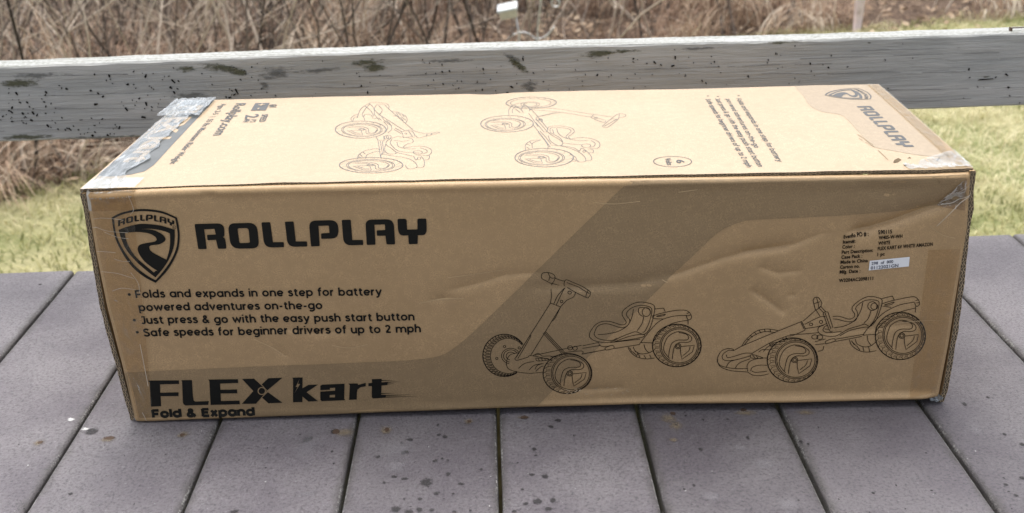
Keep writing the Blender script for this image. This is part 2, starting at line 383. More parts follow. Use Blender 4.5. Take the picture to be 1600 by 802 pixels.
def rail_mark(p, rx, ry, m, rot=0, lift=.0006):
    disc(mb, rail_pt(p, lift), RX, UPV, rx/FPX*1.45, ry/FPX*1.45, m, rot)
for p, rx, ry, m, rot in [((290,108),24,8,1,0),((345,106),45,10,1,-.15),((372,112),26,10,1,-.4),((430,115),45,16,2,.1),((415,133),12,9,2,0),((575,98),40,8,1,0),((585,106),26,12,1,0),
        ((805,98),20,10,1,-.7),((815,106),18,9,1,-.7),((800,90),24,6,2,-.4),((825,133),26,9,2,.1),((830,140),12,9,2,.4),((935,84),44,9,1,0),((975,80),40,5,1,0),((1225,66),50,4,1,0),((1358,67),6,3,1,0),((30,130),55,9,1,0),((60,118),70,7,2,0),
        ((160,215),120,5,2,0),((40,214),70,6,1,0),((300,150),60,10,2,0),((500,110),60,6,2,.05),((700,95),60,5,2,0),((1090,76),60,4,2,0),((1540,120),10,2,1,0)]:
    rail_mark(p, rx*1.25, ry*1.35, m, rot, .0004+.00002*random.randint(0, 20))
# dark bark flecks stuck to the face
def fleck(p, ln, w, rot):
    C = rail_pt(p, .0011); a = RX*cos(rot)+UPV*sin(rot); b = RX*-sin(rot)+UPV*cos(rot); k = 1.4/FPX
    pts = [C+a*(-ln*k)+b*(-w*k*.7), C+a*(-ln*k*.2)+b*(-w*k), C+a*(ln*k)+b*(-w*k*.4), C+a*(ln*k*.9)+b*(w*k*.6), C+a*(-ln*k*.7)+b*(w*k)]
    mb.quad(pts, 3)
    for i in range(5): mb.quad([pts[i], pts[(i+1) % 5], pts[(i+1) % 5]+DX*.001, pts[i]+DX*.001], 3)
rf = random.Random(11); nfl = 0
while nfl < 480:
    x = rf.uniform(0, 1330) if rf.random() < .95 else rf.uniform(1300, 1600)
    tp = 103-53*x/1600; bt = 222-57*x/1600
    t = rf.random()**.72
    if x < 420 or 560 < x < 720: pass
    elif rf.random() < .35: continue
    if noise.noise(Vector((x*.012, t*2, 4))) < -.12: continue
    y = tp+8+(bt-tp-12)*t
    sz = rf.choice([.5, .6, .7, .8, .9, 1.0, 1.3, 1.8]) * (1.0 if x < 500 else .85)
    fleck((x, y), sz*rf.uniform(1.0, 1.9), sz*.75, rf.choice([-1.1, -.9, -.5, -1.2, .3, 1.2])+rf.uniform(-.4, .4)); nfl += 1
fleck((1540, 124), 12, .8, .03); fleck((271, 127), 4, 1.1, -.9); fleck((370, 143), 5, 1.2, -1.2); fleck((150, 163), 3, 1.6, .1)
for x0, y0, x1, sl_ in [(0,172,330,-.016),(20,190,240,-.02),(0,205,300,-.03),(60,150,420,-.03),(430,138,760,-.022),(880,112,1300,-.03),(1190,116,1600,-.012),(1250,92,1600,-.035),(1370,160,1600,-.04),(1290,143,1600,-.02),(1330,80,1500,-.03),(560,120,700,-.03),(0,120,200,-.02)]:
    n = 36; P = []
    for i in range(n+1):
        x = x0+(x1-x0)*i/n; P.append((x, y0+sl_*(x-x0)+2.2*noise.noise(Vector((x*.012, y0, 0)))+.7*noise.noise(Vector((x*.08, y0, 2)))))
    for i in range(n):
        w_ = max(.05, .28+.45*noise.noise(Vector((P[i][0]*.03, y0, 7))))
        if noise.noise(Vector((P[i][0]*.02, y0, 11))) < -.18: continue
        a, b = P[i], P[i+1]; mb.quad([rail_pt((a[0], a[1]+w_), .0007), rail_pt((b[0], b[1]+w_), .0007), rail_pt((b[0], b[1]-w_), .0007), rail_pt((a[0], a[1]-w_), .0007)], 4)
M_crack = plain('grain_crack', (.19, .19, .185), .9, .1)
mb.build('rail', [M_rail, ST_algae, ST_grey, M_fleck, M_crack], railing)
mb = MB(); mb.box((1.042, YE+.012, rz_top(1.05)-.001), (1.044, YE+.018, rz_top(1.05)+.004), 0, RX, DX); mb.box((1.075, YE+.012, rz_top(1.05)-.001), (1.077, YE+.018, rz_top(1.05)+.004), 0, RX, DX)
mb.box((1.042, YE+.0135, rz_top(1.05)+.003), (1.077, YE+.0150, rz_top(1.05)+.0042), 0, RX, DX); mb.build('staple', M_nail, railing)
for s in (-1.15, 1.92):
    mb = MB(); mb.box((s-.045, YE+th+.001, -.72), (s+.045, YE+th+.09, rz_bot(s)+.12), 0, RX, DX); mb.build('post', M_rail, railing)

# ================================================================ CARTON
box = empty('cardboard_box', (.41, .15, 0))
tag(box, 'long brown printed cardboard carton with taped corners lying on the grey deck', 'box')
FL = [(132,303),(149,400),(166,480),(190,570),(211,657)]
FR = [(1519,271),(1513,360),(1495,470),(1484,540),(1467,627)]
FT = [(131,301),(220,296),(300,293),(500,288),(700,284),(900,280),(1100,277),(1300,274),(1450,272),(1519,269)]
FB = [(209,659),(322,654.5),(452,650.5),(647,644),(800,639),(1000,633),(1225,630),(1450,624),(1468,623)]
XL = sorted([(front(p).y, front(p).x) for p in FL]); XR = sorted([(front(p).y, front(p).x) for p in FR])
ZT = sorted([(front(p).x, front((p[0], p[1]+2.2)).y) for p in FT]); ZB = sorted([(front(p).x, front(p).y) for p in FB])
creases = []
def crease(pts, A, w, ends=.02):
    P = [front(p) for p in pts]; L = [0]
    for a, b in zip(P, P[1:]): L.append(L[-1]+(b-a).length)
    creases.append((P, L, A*2.1, w*.9, ends))
crease([(1530,296),(1500,312),(1468,323),(1448,330),(1400,348),(1360,360),(1316,366)], .0040, .0085, .02)
crease([(1316,366),(1284,366),(1240,384),(1170,395),(1130,404),(1060,428),(1000,442),(890,450),(800,448)], .0014, .007, .05)
crease([(1168,450),(1198,470),(1230,494)], .0013, .006, .01)
crease([(1240,388),(1190,392),(1150,397)], .0012, .006, .01)
crease([(1180,415),(1215,428),(1260,424)], .0010, .006, .01)
crease([(1225,463),(1250,462)], .0012, .005, .01)
crease([(1270,524),(1330,518),(1400,510),(1450,508)], .0006, .006, .02)
crease([(690,455),(740,445),(790,430),(860,425)], .0009, .008, .02)
crease([(660,470),(720,462)], .0008, .006, .02)
crease([(400,520),(440,512),(500,520),(560,512)], .0006, .007, .02)
crease([(410,528),(440,550),(470,570)], .0005, .006, .02)
crease([(300,296),(330,305),(345,298)], .0014, .008, .01)
crease([(1330,285),(1380,300),(1450,285),(1500,280)], .0012, .010, .02)
crease([(850,606),(920,610),(990,606)], .0010, .008, .02)
crease([(900,634),(1050,622),(1200,612),(1330,610)], .0006, .010, .04)
def dfront(x, z):
    q = Vector((x, z)); d = .0012*noise.noise(Vector((x*5, z*7, 2))) + .0005*noise.noise(Vector((x*22, z*22, 5)))
    d += .0022*sin(pi*min(1, max(0, x/.82)))*sin(pi*min(1, max(0, z/.25)))
    for P, L, A, w, ends in creases:
        best = 9; bl = 0; side = 1
        for i in range(len(P)-1):
            a, b = P[i], P[i+1]; ab = b-a; t = max(0, min(1, (q-a).dot(ab)/ab.length_squared)); dd = (q-a-ab*t).length
            if dd < best: best = dd; bl = L[i]+ab.length*t; side = 1 if (ab.x*(q.y-a.y)-ab.y*(q.x-a.x))*ab.x > 0 else .42
        if best > w*5: continue
        k = min(1, sstep(0, ends, min(bl, L[-1]-bl))+.0)
        d -= A*k*(exp(-sqrt(best*best+4e-7)/(w*side)))
    return d
REDGE = .0045; TAPE_IN = .0050
def fpos(x, z, lift=0.0):
    e = min(x-lerp_tab(XL, z), lerp_tab(XR, z)-x); ez = min(z-lerp_tab(ZB, x), lerp_tab(ZT, x)-z)
    y = -dfront(x, z)*sstep(0, .012, min(e, ez)) - lift
    y -= .003*max(0, 1-x/.35)*max(0, 1-z/.22)
    zb = lerp_tab(ZB, x)
    y -= (.0012+.0030*sstep(.35, .8, x)+.0006*noise.noise(Vector((x*14, 0, 4))))*exp(-((z-zb-.0035)/.0040)**2)*sstep(0, .02, e)
    zt_ = lerp_tab(ZT, x); y -= (.0012+.0007*noise.noise(Vector((x*18, 1, 4))))*exp(-((zt_-z-.0045)/.0035)**2)*sstep(0, .02, e)
    for ee in (max(0, e), max(0, ez)):
        if ee < REDGE: y += REDGE-sqrt(max(0, REDGE**2-(REDGE-ee)**2))
    return Vector((x, y, z))
fmb_v = []; fmb_f = []
NU, NV = 560, 180
def edged(n):
    a = [0, .0004, .0012, .0025, .0045]; return a
us = [0, .0006, .0016, .003, .0055] + [.0055+(1-.011)*i/NU for i in range(1, NU)] + [1-.0055, 1-.003, 1-.0016, 1-.0006, 1]
vs = [0, .0015, .005, .010, .018] + [.018+(1-.036)*i/NV for i in range(1, NV)] + [1-.018, 1-.010, 1-.005, 1-.0015, 1]
for v in vs:
    for u in us:
        z = .25*v; 
        for _ in range(3):
            x = lerp_tab(XL, z) + (lerp_tab(XR, z)-lerp_tab(XL, z))*u
            z = lerp_tab(ZB, x) + (lerp_tab(ZT, x)-lerp_tab(ZB, x))*v
        fmb_v.append(tuple(fpos(x, z)))
W = len(us); H = len(vs)
for j in range(H-1):
    for i in range(W-1): fmb_f.append((j*W+i, j*W+i+1, (j+1)*W+i+1, (j+1)*W+i))
rim = [i for i in range(W)] + [j*W+W-1 for j in range(1, H)] + [(H-1)*W+i for i in range(W-2, -1, -1)] + [j*W for j in range(H-2, 0, -1)]
b0 = len(fmb_v)
for k in rim:
    x, y, z = fmb_v[k]
    fmb_v.append((x, .0049, z-.007) if k >= (H-1)*W else (x+(.41-x)*.004, .03, z))
for k in range(len(rim)):
    k2 = (k+1) % len(rim); fmb_f.append((rim[k], b0+k, b0+k2, rim[k2]))
me = bpy.data.meshes.new('front_panel'); me.from_pydata(fmb_v, [], fmb_f); me.update()
front_panel = link('front_panel', me, M_kraft, box, True)

# ---- top sheet
cTL, cTR = top((123, 297)), top((1526, 264)); cBL, cBR = top((285, 157)), top((1372, 132))
cTL.y = cTR.y = .0052
def dtop(x, y): 
    d = .0010*noise.noise(Vector((x*6, y*6, 8))) + .0003*noise.noise(Vector((x*30, y*30, 1)))
    d += lerp_tab([(0, 0), (.2, .0015), (.4, 0), (.6, -.0012), (.8, -.0018)], x)*exp(-max(0, y)/.06)
    d -= .0016*exp(-((x-.365)/.02)**2)*sstep(.2, .3, y)
    d -= .004*exp(-(((x-.775)/.03)**2+((y-.03)/.02)**2)) 
    return d
def tpos(x, y, lift=0.0):
    if y < .0056: y += .0010*noise.noise(Vector((x*25, 0, 6))) + .0005*noise.noise(Vector((x*90, 0, 2)))
    return Vector((x, y, HT + dtop(x, y) + lift))
tv = []; tf = []; muv = []
NX, NY = 160, 64
mbt = MB()
def tb(u, v):
    a = cTL.lerp(cTR, u); b = cBL.lerp(cBR, u); return a.lerp(b, v)
for j in range(NY):
    for i in range(NX):
        q = [tb((i+a)/NX, (j+b)/NY) for a, b in ((0,0),(1,0),(1,1),(0,1))]
        mbt.quad([tpos(p.x, p.y) for p in q], 0)
TH = .0031
def strip(pa, pb, n=120):
    for i in range(n):
        a = pa.lerp(pb, i/n); b = pa.lerp(pb, (i+1)/n); L = (pb-pa).length
        A, B = tpos(a.x, a.y), tpos(b.x, b.y)
        mbt.quad([A-Vector((0,0,TH)), B-Vector((0,0,TH)), B, A], 1, [(L*i/n, 0), (L*(i+1)/n, 0), (L*(i+1)/n, 1), (L*i/n, 1)])
strip(cTL, cTR); strip(cTR, cBR, 60); strip(cBR, cBL); strip(cBL, cTL, 60)
mbt.quad([Vector((p.x, p.y, HT-TH)) for p in (cTL, cBL, cBR, cTR)], 0)
bmt = mbt.mesh('top_panel'); 
bm = bmesh.new(); bm.from_mesh(bmt); bmesh.ops.remove_doubles(bm, verts=bm.verts, dist=1e-6); bm.to_mesh(bmt); bm.free()
top_panel = link('top_panel', bmt, [M_kraft_skylit, M_corr], box)

# ---- end flaps with the raw corrugated edge turned to the front
def end_flap(outer, inner, sgn):
    O = [front(p) for p in outer]; I = [front(p) for p in inner]; mb = MB(); y0, y1 = .0025, .299
    zs = [.0012+(HT-TH-.0016)*i/40 for i in range(41)]
    to = sorted((p.y, p.x) for p in O); ti = sorted((p.y, p.x) for p in I)
    for za, zb in zip(zs, zs[1:]):
        ja, jb = (.0011*noise.noise(Vector((zz*55, sgn, 3))) for zz in (za, zb))
        a, b, c, d = lerp_tab(to, za)+ja, lerp_tab(ti, za)+ja*.5, lerp_tab(ti, zb)+jb*.5, lerp_tab(to, zb)+jb
        q = [(a, za), (b, za), (c, zb), (d, zb)]
        jy = .0012*noise.noise(Vector((za*40, sgn, 0))) - (.003*max(0, 1-za/.22) if sgn < 0 else 0)
        mb.quad([Vector((x, y0+jy, z)) for x, z in q], 1, [(za, 0), (za, 1), (zb, 1), (zb, 0)])
        mb.quad([Vector((a, y1, za)), Vector((a, y0, za)), Vector((d, y0, zb)), Vector((d, y1, zb))], 0)
        mb.quad([Vector((b, y0, za)), Vector((b, y1, za)), Vector((c, y1, zb)), Vector((c, y0, zb))], 0)
    z = zs[-1]; mb.quad([Vector((lerp_tab(to, z), y0, z)), Vector((lerp_tab(ti, z), y0, z)), Vector((lerp_tab(ti, z), y1, z)), Vector((lerp_tab(to, z), y1, z))], 0)
    return mb.build('end_flap', [M_kraft, M_corr], box)
OL = [(123,297),(141,400),(155,480),(180,570),(205,660)]
OR = [(1526,264),(1522,330),(1517,360),(1507,459),(1495,540),(1482,614),(1476,628)]
end_flap(OL, [(x+7.5, y) for x, y in OL], -1); end_flap(OR, [(x-8.5, y) for x, y in OR], 1)
mb = MB(); mb.box((.012, .035, .0006), (.806, .294, .0045)); mb.build('bottom_panel', M_kraft, box)
mb = MB(); mb.box((.006, .2945, .002), (.812, .2985, HT-TH-.001)); mb.build('back_panel', M_kraft, box)

# ---------------------------------------------------------------- printing
def cut_grid(bm, step, axes):
    for ax in axes:
        lo = min(v.co[ax] for v in bm.verts); hi = max(v.co[ax] for v in bm.verts); k = math.floor(lo/step)+1
        while k*step < hi:
            no = [0, 0, 0]; no[ax] = 1; co = [0, 0, 0]; co[ax] = k*step
            bmesh.ops.bisect_plane(bm, geom=bm.verts[:]+bm.edges[:]+bm.faces[:], plane_co=co, plane_no=no, dist=1e-7); k += 1
class Print:
    """flat artwork in panel coordinates (a, b), laid on the panel's real surface"""
    def __init__(s): s.v = []; s.f = []
    def poly(s, loops):
        L = [[Vector((p[0], p[1], 0)) for p in lp] for lp in loops]; b = len(s.v)
        for lp in L: s.v += lp
        for t in tessellate_polygon(L): s.f.append(tuple(b+i for i in t))
    def ribbon(s, pts, w, closed=False):
        if len(pts) < 2: return
        q = [pts[0]]
        for a, c in zip(pts, pts[1:]):
            k = max(1, math.ceil((c-a).length/.005))
            q += [a.lerp(c, i/k) for i in range(1, k+1)]
        pts = q; n = len(pts)
        b = len(s.v)
        for i, p in enumerate(pts):
            a = pts[i-1] if (i > 0 or closed) else p; c = pts[(i+1) % n] if (i < n-1 or closed) else p
            t = (c-a); 
            if t.length < 1e-9: t = Vector((1, 0))
            t.normalize(); nn = Vector((-t.y, t.x))*w*.5
            s.v.append(Vector((p.x+nn.x, p.y+nn.y, 0))); s.v.append(Vector((p.x-nn.x, p.y-nn.y, 0)))
        for i in range(n if closed else n-1):
            j = (i+1) % n; s.f.append((b+2*i, b+2*i+1, b+2*j+1, b+2*j))
    def dot(s, c, r, n=12): s.poly([[c+Vector((cos(2*pi*k/n), sin(2*pi*k/n)))*r for k in range(n)]])
    def build(s, name, mat, pos, lift, parent, grid=None, uv=False):
        bm = bmesh.new(); vv = [bm.verts.new(v) for v in s.v]
        for f in s.f:
            try: bm.faces.new([vv[i] for i in f])
            except ValueError: pass
        if grid: cut_grid(bm, grid, (0, 1))
        for v in bm.verts: v.co = pos(v.co.x, v.co.y, lift)
        want = Vector((0, -1, 0)) if pos is fpos else Vector((0, 0, 1))
        bm.normal_update()
        for f in bm.faces:
            if f.normal.dot(want) < 0: f.normal_flip()
        me = bpy.data.meshes.new(name); bm.to_mesh(me); bm.free()
        return link(name, me, mat, parent, True)
def cr(pts, n=6, closed=False):
    P = [Vector(p) for p in pts]
    if len(P) < 3: return P
    out = []; m = len(P)
    for i in range(m if closed else m-1):
        p0 = P[i-1] if (i > 0 or closed) else P[0]; p1 = P[i]; p2 = P[(i+1) % m]; p3 = P[(i+2) % m] if (i+2 < m or closed) else P[-1]
        for k in range(n):
            t = k/n; out.append(.5*((2*p1)+(p2-p0)*t+(2*p0-5*p1+4*p2-p3)*t*t+(3*p1-p0-3*p2+p3)*t**3))
    if not closed: out.append(P[-1])
    return out
def rounded(pts):
    out = []; n = len(pts)
    for i, q in enumerate(pts):
        p = Vector(q[:2]); r = q[2] if len(q) > 2 else 0
        a = Vector(pts[i-1][:2]); c = Vector(pts[(i+1) % n][:2])
        if r < 1: out.append(p); continue
        ra_ = min(r, (a-p).length*.5); rc_ = min(r, (c-p).length*.5)
        A = p+(a-p).normalized()*ra_; C = p+(c-p).normalized()*rc_
        for k in range(7):
            t = k/6; out.append(A*(1-t)**2 + p*2*t*(1-t) + C*t*t)
    return out
def zmap(s, ox, oy, plane): return lambda p: plane((ox+p[0]/s, oy+p[1]/s))
# text through the built-in font
_fc = {}
def glyphs(body, bold):
    key = (body, bold)
    if key in _fc: return _fc[key]
    cu = bpy.data.curves.new('t', 'FONT'); cu.body = body; cu.size = 1.0; cu.offset = bold; cu.resolution_u = 3; cu.fill_mode = 'BOTH'
    if bold: cu.space_character = 1.0 + bold*1.2
    o = bpy.data.objects.new('t', cu); COL.objects.link(o); dg = bpy.context.evaluated_depsgraph_get(); dg.update()
    me = bpy.data.meshes.new_from_object(o.evaluated_get(dg))
    V = [(v.co.x, v.co.y) for v in me.vertices]; F = [tuple(p.vertices) for p in me.polygons]
    bpy.data.objects.remove(o); bpy.data.curves.remove(cu); bpy.data.meshes.remove(me)
    _fc[key] = (V, F); return _fc[key]
CAPH = max(v[1] for v in glyphs('H', 0.0)[0])
def text(pr, body, a, b, cap, bold=.02, up=None):
    """baseline from a to b (panel coords), cap height cap (panel coords)"""
    V, F = glyphs(body, bold); x0 = min(v[0] for v in V); x1 = max(v[0] for v in V)
    d = (b-a); L = d.length; d = d/L; u = Vector((-d.y, d.x)) if up is None else up
    base = len(pr.v)
    for x, y in V:
        q = a + d*((x-x0)/(x1-x0)*L) + u*(y/CAPH*cap); pr.v.append(Vector((q.x, q.y, 0)))
    for f in F: pr.f.append(tuple(base+i for i in f))
def ftext(pr, body, p0, p1, hp, bold=.02):
    a, b = front(p0), front(p1); c = front((p0[0], p0[1]-hp)); text(pr, body, a, b, (c-a).length, bold)
def ttext(pr, body, p0, p1, hp, bold=.02):
    a, b = top(p0), top(p1); c = top((p0[0]+hp, p0[1])); text(pr, body, a, b, abs(c.x-a.x), bold)

# a round geometric sans drawn as strokes (cap height 1), for the bullet lines
def _arc(cx, cy, rx, ry, a0, a1, n=14): return [(cx+rx*cos(radians(a0+(a1-a0)*k/n)), cy+ry*sin(radians(a0+(a1-a0)*k/n))) for k in range(n+1)]
_O = _arc(.375, .375, .3, .3, 0, 360, 24)
_N = [(.075, .4)] + _arc(.345, .41, .27, .265, 180, 0)[1:] + [(.615, 0)]
GL = {'a': ([_O, [(.675, .75), (.675, 0)]], .75), 'b': ([_O, [(.075, 1.06), (.075, 0)]], .75), 'd': ([_O, [(.675, 1.06), (.675, 0)]], .75),
 'e': ([[(.075, .36), (.67, .36)], _arc(.375, .375, .3, .3, 0, 318)], .72), 'f': ([[(.19, 0), (.19, .8)] + _arc(.39, .8, .2, .2, 170, 80, 6), [(.02, .69), (.42, .69)]], .43),
 'g': ([_O, [(.675, .75), (.675, .02)] + _arc(.375, .02, .3, .24, -10, -140, 8)], .75), 'h': ([[(.075, 1.06), (.075, 0)], _N], .69), 'n': ([[(.075, .75), (.075, 0)], _N], .69),
 'i': ([[(.075, .75), (.075, 0)], [(.075, .90), (.075, 1.05)]], .15), 'l': ([[(.075, 1.06), (.075, 0)]], .15), 'm': ([[(.075, .75), (.075, 0)], _N, [(x+.54, y) for x, y in _N]], 1.23),
 'o': ([_O], .75), 'p': ([_O, [(.075, .75), (.075, -.28)]], .75), 'r': ([[(.075, .75), (.075, 0)], _arc(.36, .36, .285, .315, 170, 88, 7)], .40),
 's': ([[tuple(q) for q in cr([(.50, .60), (.32, .685), (.13, .62), (.11, .50), (.28, .41), (.45, .33), (.50, .20), (.40, .09), (.24, .07), (.04, .15)], 4)]], .56),
 't': ([[(.19, .93), (.19, .25)] + _arc(.38, .26, .19, .19, 190, 290, 6), [(.02, .69), (.42, .69)]], .44), 'u': ([[(.615, .75), (.615, 0)], [(.69-x, .75-y) for x, y in _N]], .69),
 'v': ([[(.05, .75), (.34, .02), (.63, .75)]], .67), 'w': ([[(.05, .75), (.28, .02), (.52, .72), (.76, .02), (.99, .75)]], 1.04), 'x': ([[(.06, .75), (.58, 0)], [(.58, .75), (.06, 0)]], .64),
 'y': ([[(.05, .75), (.35, .04)], [(.64, .75), (.31, -.10), (.20, -.215), (.05, -.19)]], .68), 'F': ([[(.08, 0), (.08, 1)], [(.08, .925), (.66, .925)], [(.08, .45), (.58, .45)]], .66),
 'E': ([[(.08, 0), (.08, 1)], [(.08, .925), (.68, .925)], [(.08, .5), (.60, .5)], [(.08, .075), (.68, .075)]], .70),
 'J': ([[(.12, .925), (.46, .925), (.46, .3)] + _arc(.26, .28, .2, .215, 0, -140, 9)], .54), 'S': ([[tuple(q) for q in cr([(.66, .80), (.50, .92), (.30, .92), (.14, .82), (.14, .66), (.30, .54), (.52, .46), (.66, .34), (.66, .20), (.50, .08), (.28, .07), (.06, .19)], 4)]], .74),
 '&': ([[tuple(q) for q in cr([(.78, .02), (.55, .28), (.32, .58), (.22, .78), (.30, .92), (.46, .90), (.50, .74), (.36, .58), (.16, .44), (.08, .24), (.20, .09), (.40, .08), (.58, .20), (.70, .42)], 4)]], .84),
 '2': ([[tuple(q) for q in cr([(.06, .78), (.18, .90), (.38, .92), (.52, .80), (.50, .62), (.34, .38), (.10, .09)], 4)] + [(.64, .075)]], .68), '-': ([[(.04, .38), (.38, .38)]], .42), ' ': ([], .30)}
def stroke_text(pr, body, a, b, cap, wt=.150):
    L = sum(GL[c][1]+.15 for c in body)-.15; d = b-a; k = d.length/L; d = d.normalized(); u = Vector((-d.y, d.x)); x = 0
    for c in body:
        for st in GL[c][0]: pr.ribbon([a+d*((x+p[0])*k)+u*(p[1]*cap) for p in st], wt*cap)
        x += GL[c][1]+.15
LIFT = .00035
# --- darker printed band
pr = Print()
band = [(985,279)] + [tuple(v) for v in cr([(985,281),(900,362),(820,440),(745,512),(712,540),(690,553),(660,559),(620,562)], 5)] + [(400,571),(190,581)]
bl = [front(p) for p in band]
zt = lambda x: lerp_tab(ZT, x)-.0012
bl[0] = Vector((bl[0].x, zt(bl[0].x))); bl[1] = bl[0].lerp(bl[2], .02)
e = [(lerp_tab(XL, z)+.0008, z) for z in (front((190,581)).y, .03, .02, .012)]
bl = bl[:-1] + [Vector(q) for q in e]
for k in range(30):
    x = lerp_tab(XL, .01)+.0012 + (front((833,640)).x-lerp_tab(XL, .01))*k/29; bl.append(Vector((x, lerp_tab(ZB, x)+.0012)))
bl += [front(tuple(p)) for p in cr([(833,640),(900,575),(1000,478),(1090,392),(1118,366),(1142,352),(1170,344),(1210,342)], 5)] + [front((1320,337)), front((1420,331))]
xr = lerp_tab(XR, front((1519, 318)).y)-.0008; bl.append(Vector((xr, front((1519,318)).y)))
for k in range(25):
    x = xr + (bl[0].x-xr)*k/25; bl.append(Vector((x, zt(x))))
pr.poly([bl]); pr.build('printed_band', M_band, fpos, LIFT*.7, front_panel, .006)

# --- shield emblem
zs_ = zmap(6.17, 165, 320, front)
SH_O = [(62,120),(150,75),(300,42),(430,42),(560,65),(690,122),(705,190),(717,300),(705,420),(660,530),(590,640),(488,748),(380,690),(260,590),(150,430),(90,290)]
SH_I = [(82,130),(170,90),(300,62),(430,62),(560,85),(672,132),(690,220),(697,300),(685,410),(640,520),(570,625),(487,722),(395,670),(280,572),(175,425),(110,290)]
IN_O = [(130,238),(220,205),(330,182),(430,185),(540,200),(668,240),(668,330),(655,420),(610,530),(550,620),(485,695),(400,630),(290,530),(200,420),(155,320)]
IN_L = [(190,268),(300,258),(400,268),(460,290),(495,325),(480,350),(430,360),(350,375),(318,400),(320,450),(370,530),(440,590),(510,635),(490,632),(470,648),(400,590),(300,500),(230,400),(200,320)]
IN_R = [(345,230),(450,230),(560,250),(622,275),(625,350),(615,440),(590,525),(520,490),(450,450),(425,410),(440,388),(520,378),(570,350),(578,320),(545,280),(460,240)]
def corner_cr(pts, corners, n=4):
    """Catmull-Rom that keeps the listed points as sharp corners"""
    out = []; m = len(pts); cs = sorted(pts.index(c) for c in corners)
    for a, b in zip(cs, cs[1:]+[cs[0]+m]):
        seg = [pts[i % m] for i in range(a, b+1)]; out += cr(seg, n)[:-1]
    return [Vector(p) for p in out]
shield = [[corner_cr(SH_O, [(62,120),(690,122),(488,748)]), corner_cr(SH_I, [(82,130),(672,132),(487,722)])],
          [corner_cr(IN_O, [(130,238),(668,240),(485,695)]), corner_cr(IN_L, [(190,268),(510,635),(470,648)]), corner_cr(IN_R, [(345,230),(622,275),(590,525)])]]
# lettering of the big word, each letter traced as loops in survey pixels
A8, B8 = (300, 330), (480, 330)
def LZ(o, pts): return [(o[0]+p[0]/8, o[1]+p[1]/8) for p in rounded(pts)]
WORD = [
 [LZ(A8, [(33,158,22),(402,148,90),(410,305,25),(390,320,4),(418,335,25),(435,465,18),(330,465,14),(303,355,2),(197,360,12),(190,292,10),(300,288,4),(285,218,4),(155,225,4),(188,468,15),(82,470,18)])],
 [LZ(A8, [(448,150,90),(815,143,110),(845,460,90),(490,465,110)]), LZ(A8, [(572,212,18),(708,208,36),(727,390,18),(597,395,18)])],
 [LZ(A8, [(868,138,16),(980,136,16),(1015,383,3),(1150,382,14),(1155,445,12),(910,450,95)])],
 [LZ(A8, [(1162,130,16),(1272,126,16),(1300,375,3),(1440,374,14),(1445,437,12),(1200,442,95)])],
 [LZ(B8, [(22,118,85),(388,108,105),(397,335,95),(178,342,12),(175,275,10),(280,268,3),(272,178,10),(142,182,5),(160,432,16),(50,437,16)])],
 [LZ(B8, [(432,108,16),(545,104,16),(567,355,3),(700,353,14),(705,415,12),(460,422,95)])],
 [LZ(B8, [(727,103,80),(1082,95,95),(1102,407,16),(995,408,16),(980,300,2),(875,302,10),(870,235,10),(977,228,4),(973,160,10),(842,165,5),(857,412,14),(748,415,14)])],
 [LZ(B8, [(1130,92,18),(1243,90,30),(1250,225,5),(1380,222,5),(1378,90,24),(1490,88,18),(1499,292,90),(1385,295,3),(1383,403,16),(1272,405,16),(1265,297,3),(1140,299,100)])]]
pr = Print()
for letter in WORD: pr.poly([[front(p) for p in lp] for lp in letter])
pr.build('brand_lettering', M_ink, fpos, LIFT*1.6, front_panel, .008)
# normalised word (0..1 along, 0..1 up) for the small copies
w0, w1 = front((305, 389)), front((667, 381)); wd = (w1-w0); WL = wd.length; wd = wd/WL; wu = Vector((-wd.y, wd.x))
wh = (front((305, 350))-w0).dot(wu)
WORDN = [[[Vector(((front(p)-w0).dot(wd)/WL, (front(p)-w0).dot(wu)/wh)) for p in lp] for lp in letter] for letter in WORD]
def arcword(q):      # small word bent over the shield, in shield zoom pixels
    x = 116+546*q.x; y = 152+58*((x-386)/270)**2 - 58*q.y; return (x, y)
pr = Print()
for loops in shield: pr.poly([[zs_(p) for p in lp] for lp in loops])
for letter in WORDN: pr.poly([[zs_(arcword(p)) for p in lp] for lp in letter])
rc_ = [zs_((664+16*cos(t), 217+16*sin(t))) for t in [2*pi*k/14 for k in range(14)]]; pr.ribbon(rc_, .0004, True)
text(pr, 'R', zs_((658, 225)), zs_((671, 224)), .0014, 0)
pr.build('shield_emblem', M_ink, fpos, LIFT*1.6, front_panel, .008)

# --- bullet text
pr = Print()
for body, p0, p1 in [('Folds and expands in one step for battery', (213.6,464.5), (597,459.5)), ('powered adventures on-the-go', (218.8,485), (504.5,481)),
                     ('Just press & go with the easy push start button', (222,505), (648,498.5)), ('Safe speeds for beginner drivers of up to 2 mph', (226,524.5), (658,517))]:
    stroke_text(pr, body, front(p0), front(p1), (front((p0[0], p0[1]-11.8))-front(p0)).length, .205)
for p in ((203,459), (211,499), (215.5,518)): pr.dot(front(p), .0015)
pr.build('bullet_text', M_ink, fpos, LIFT*1.6, front_panel, .004)

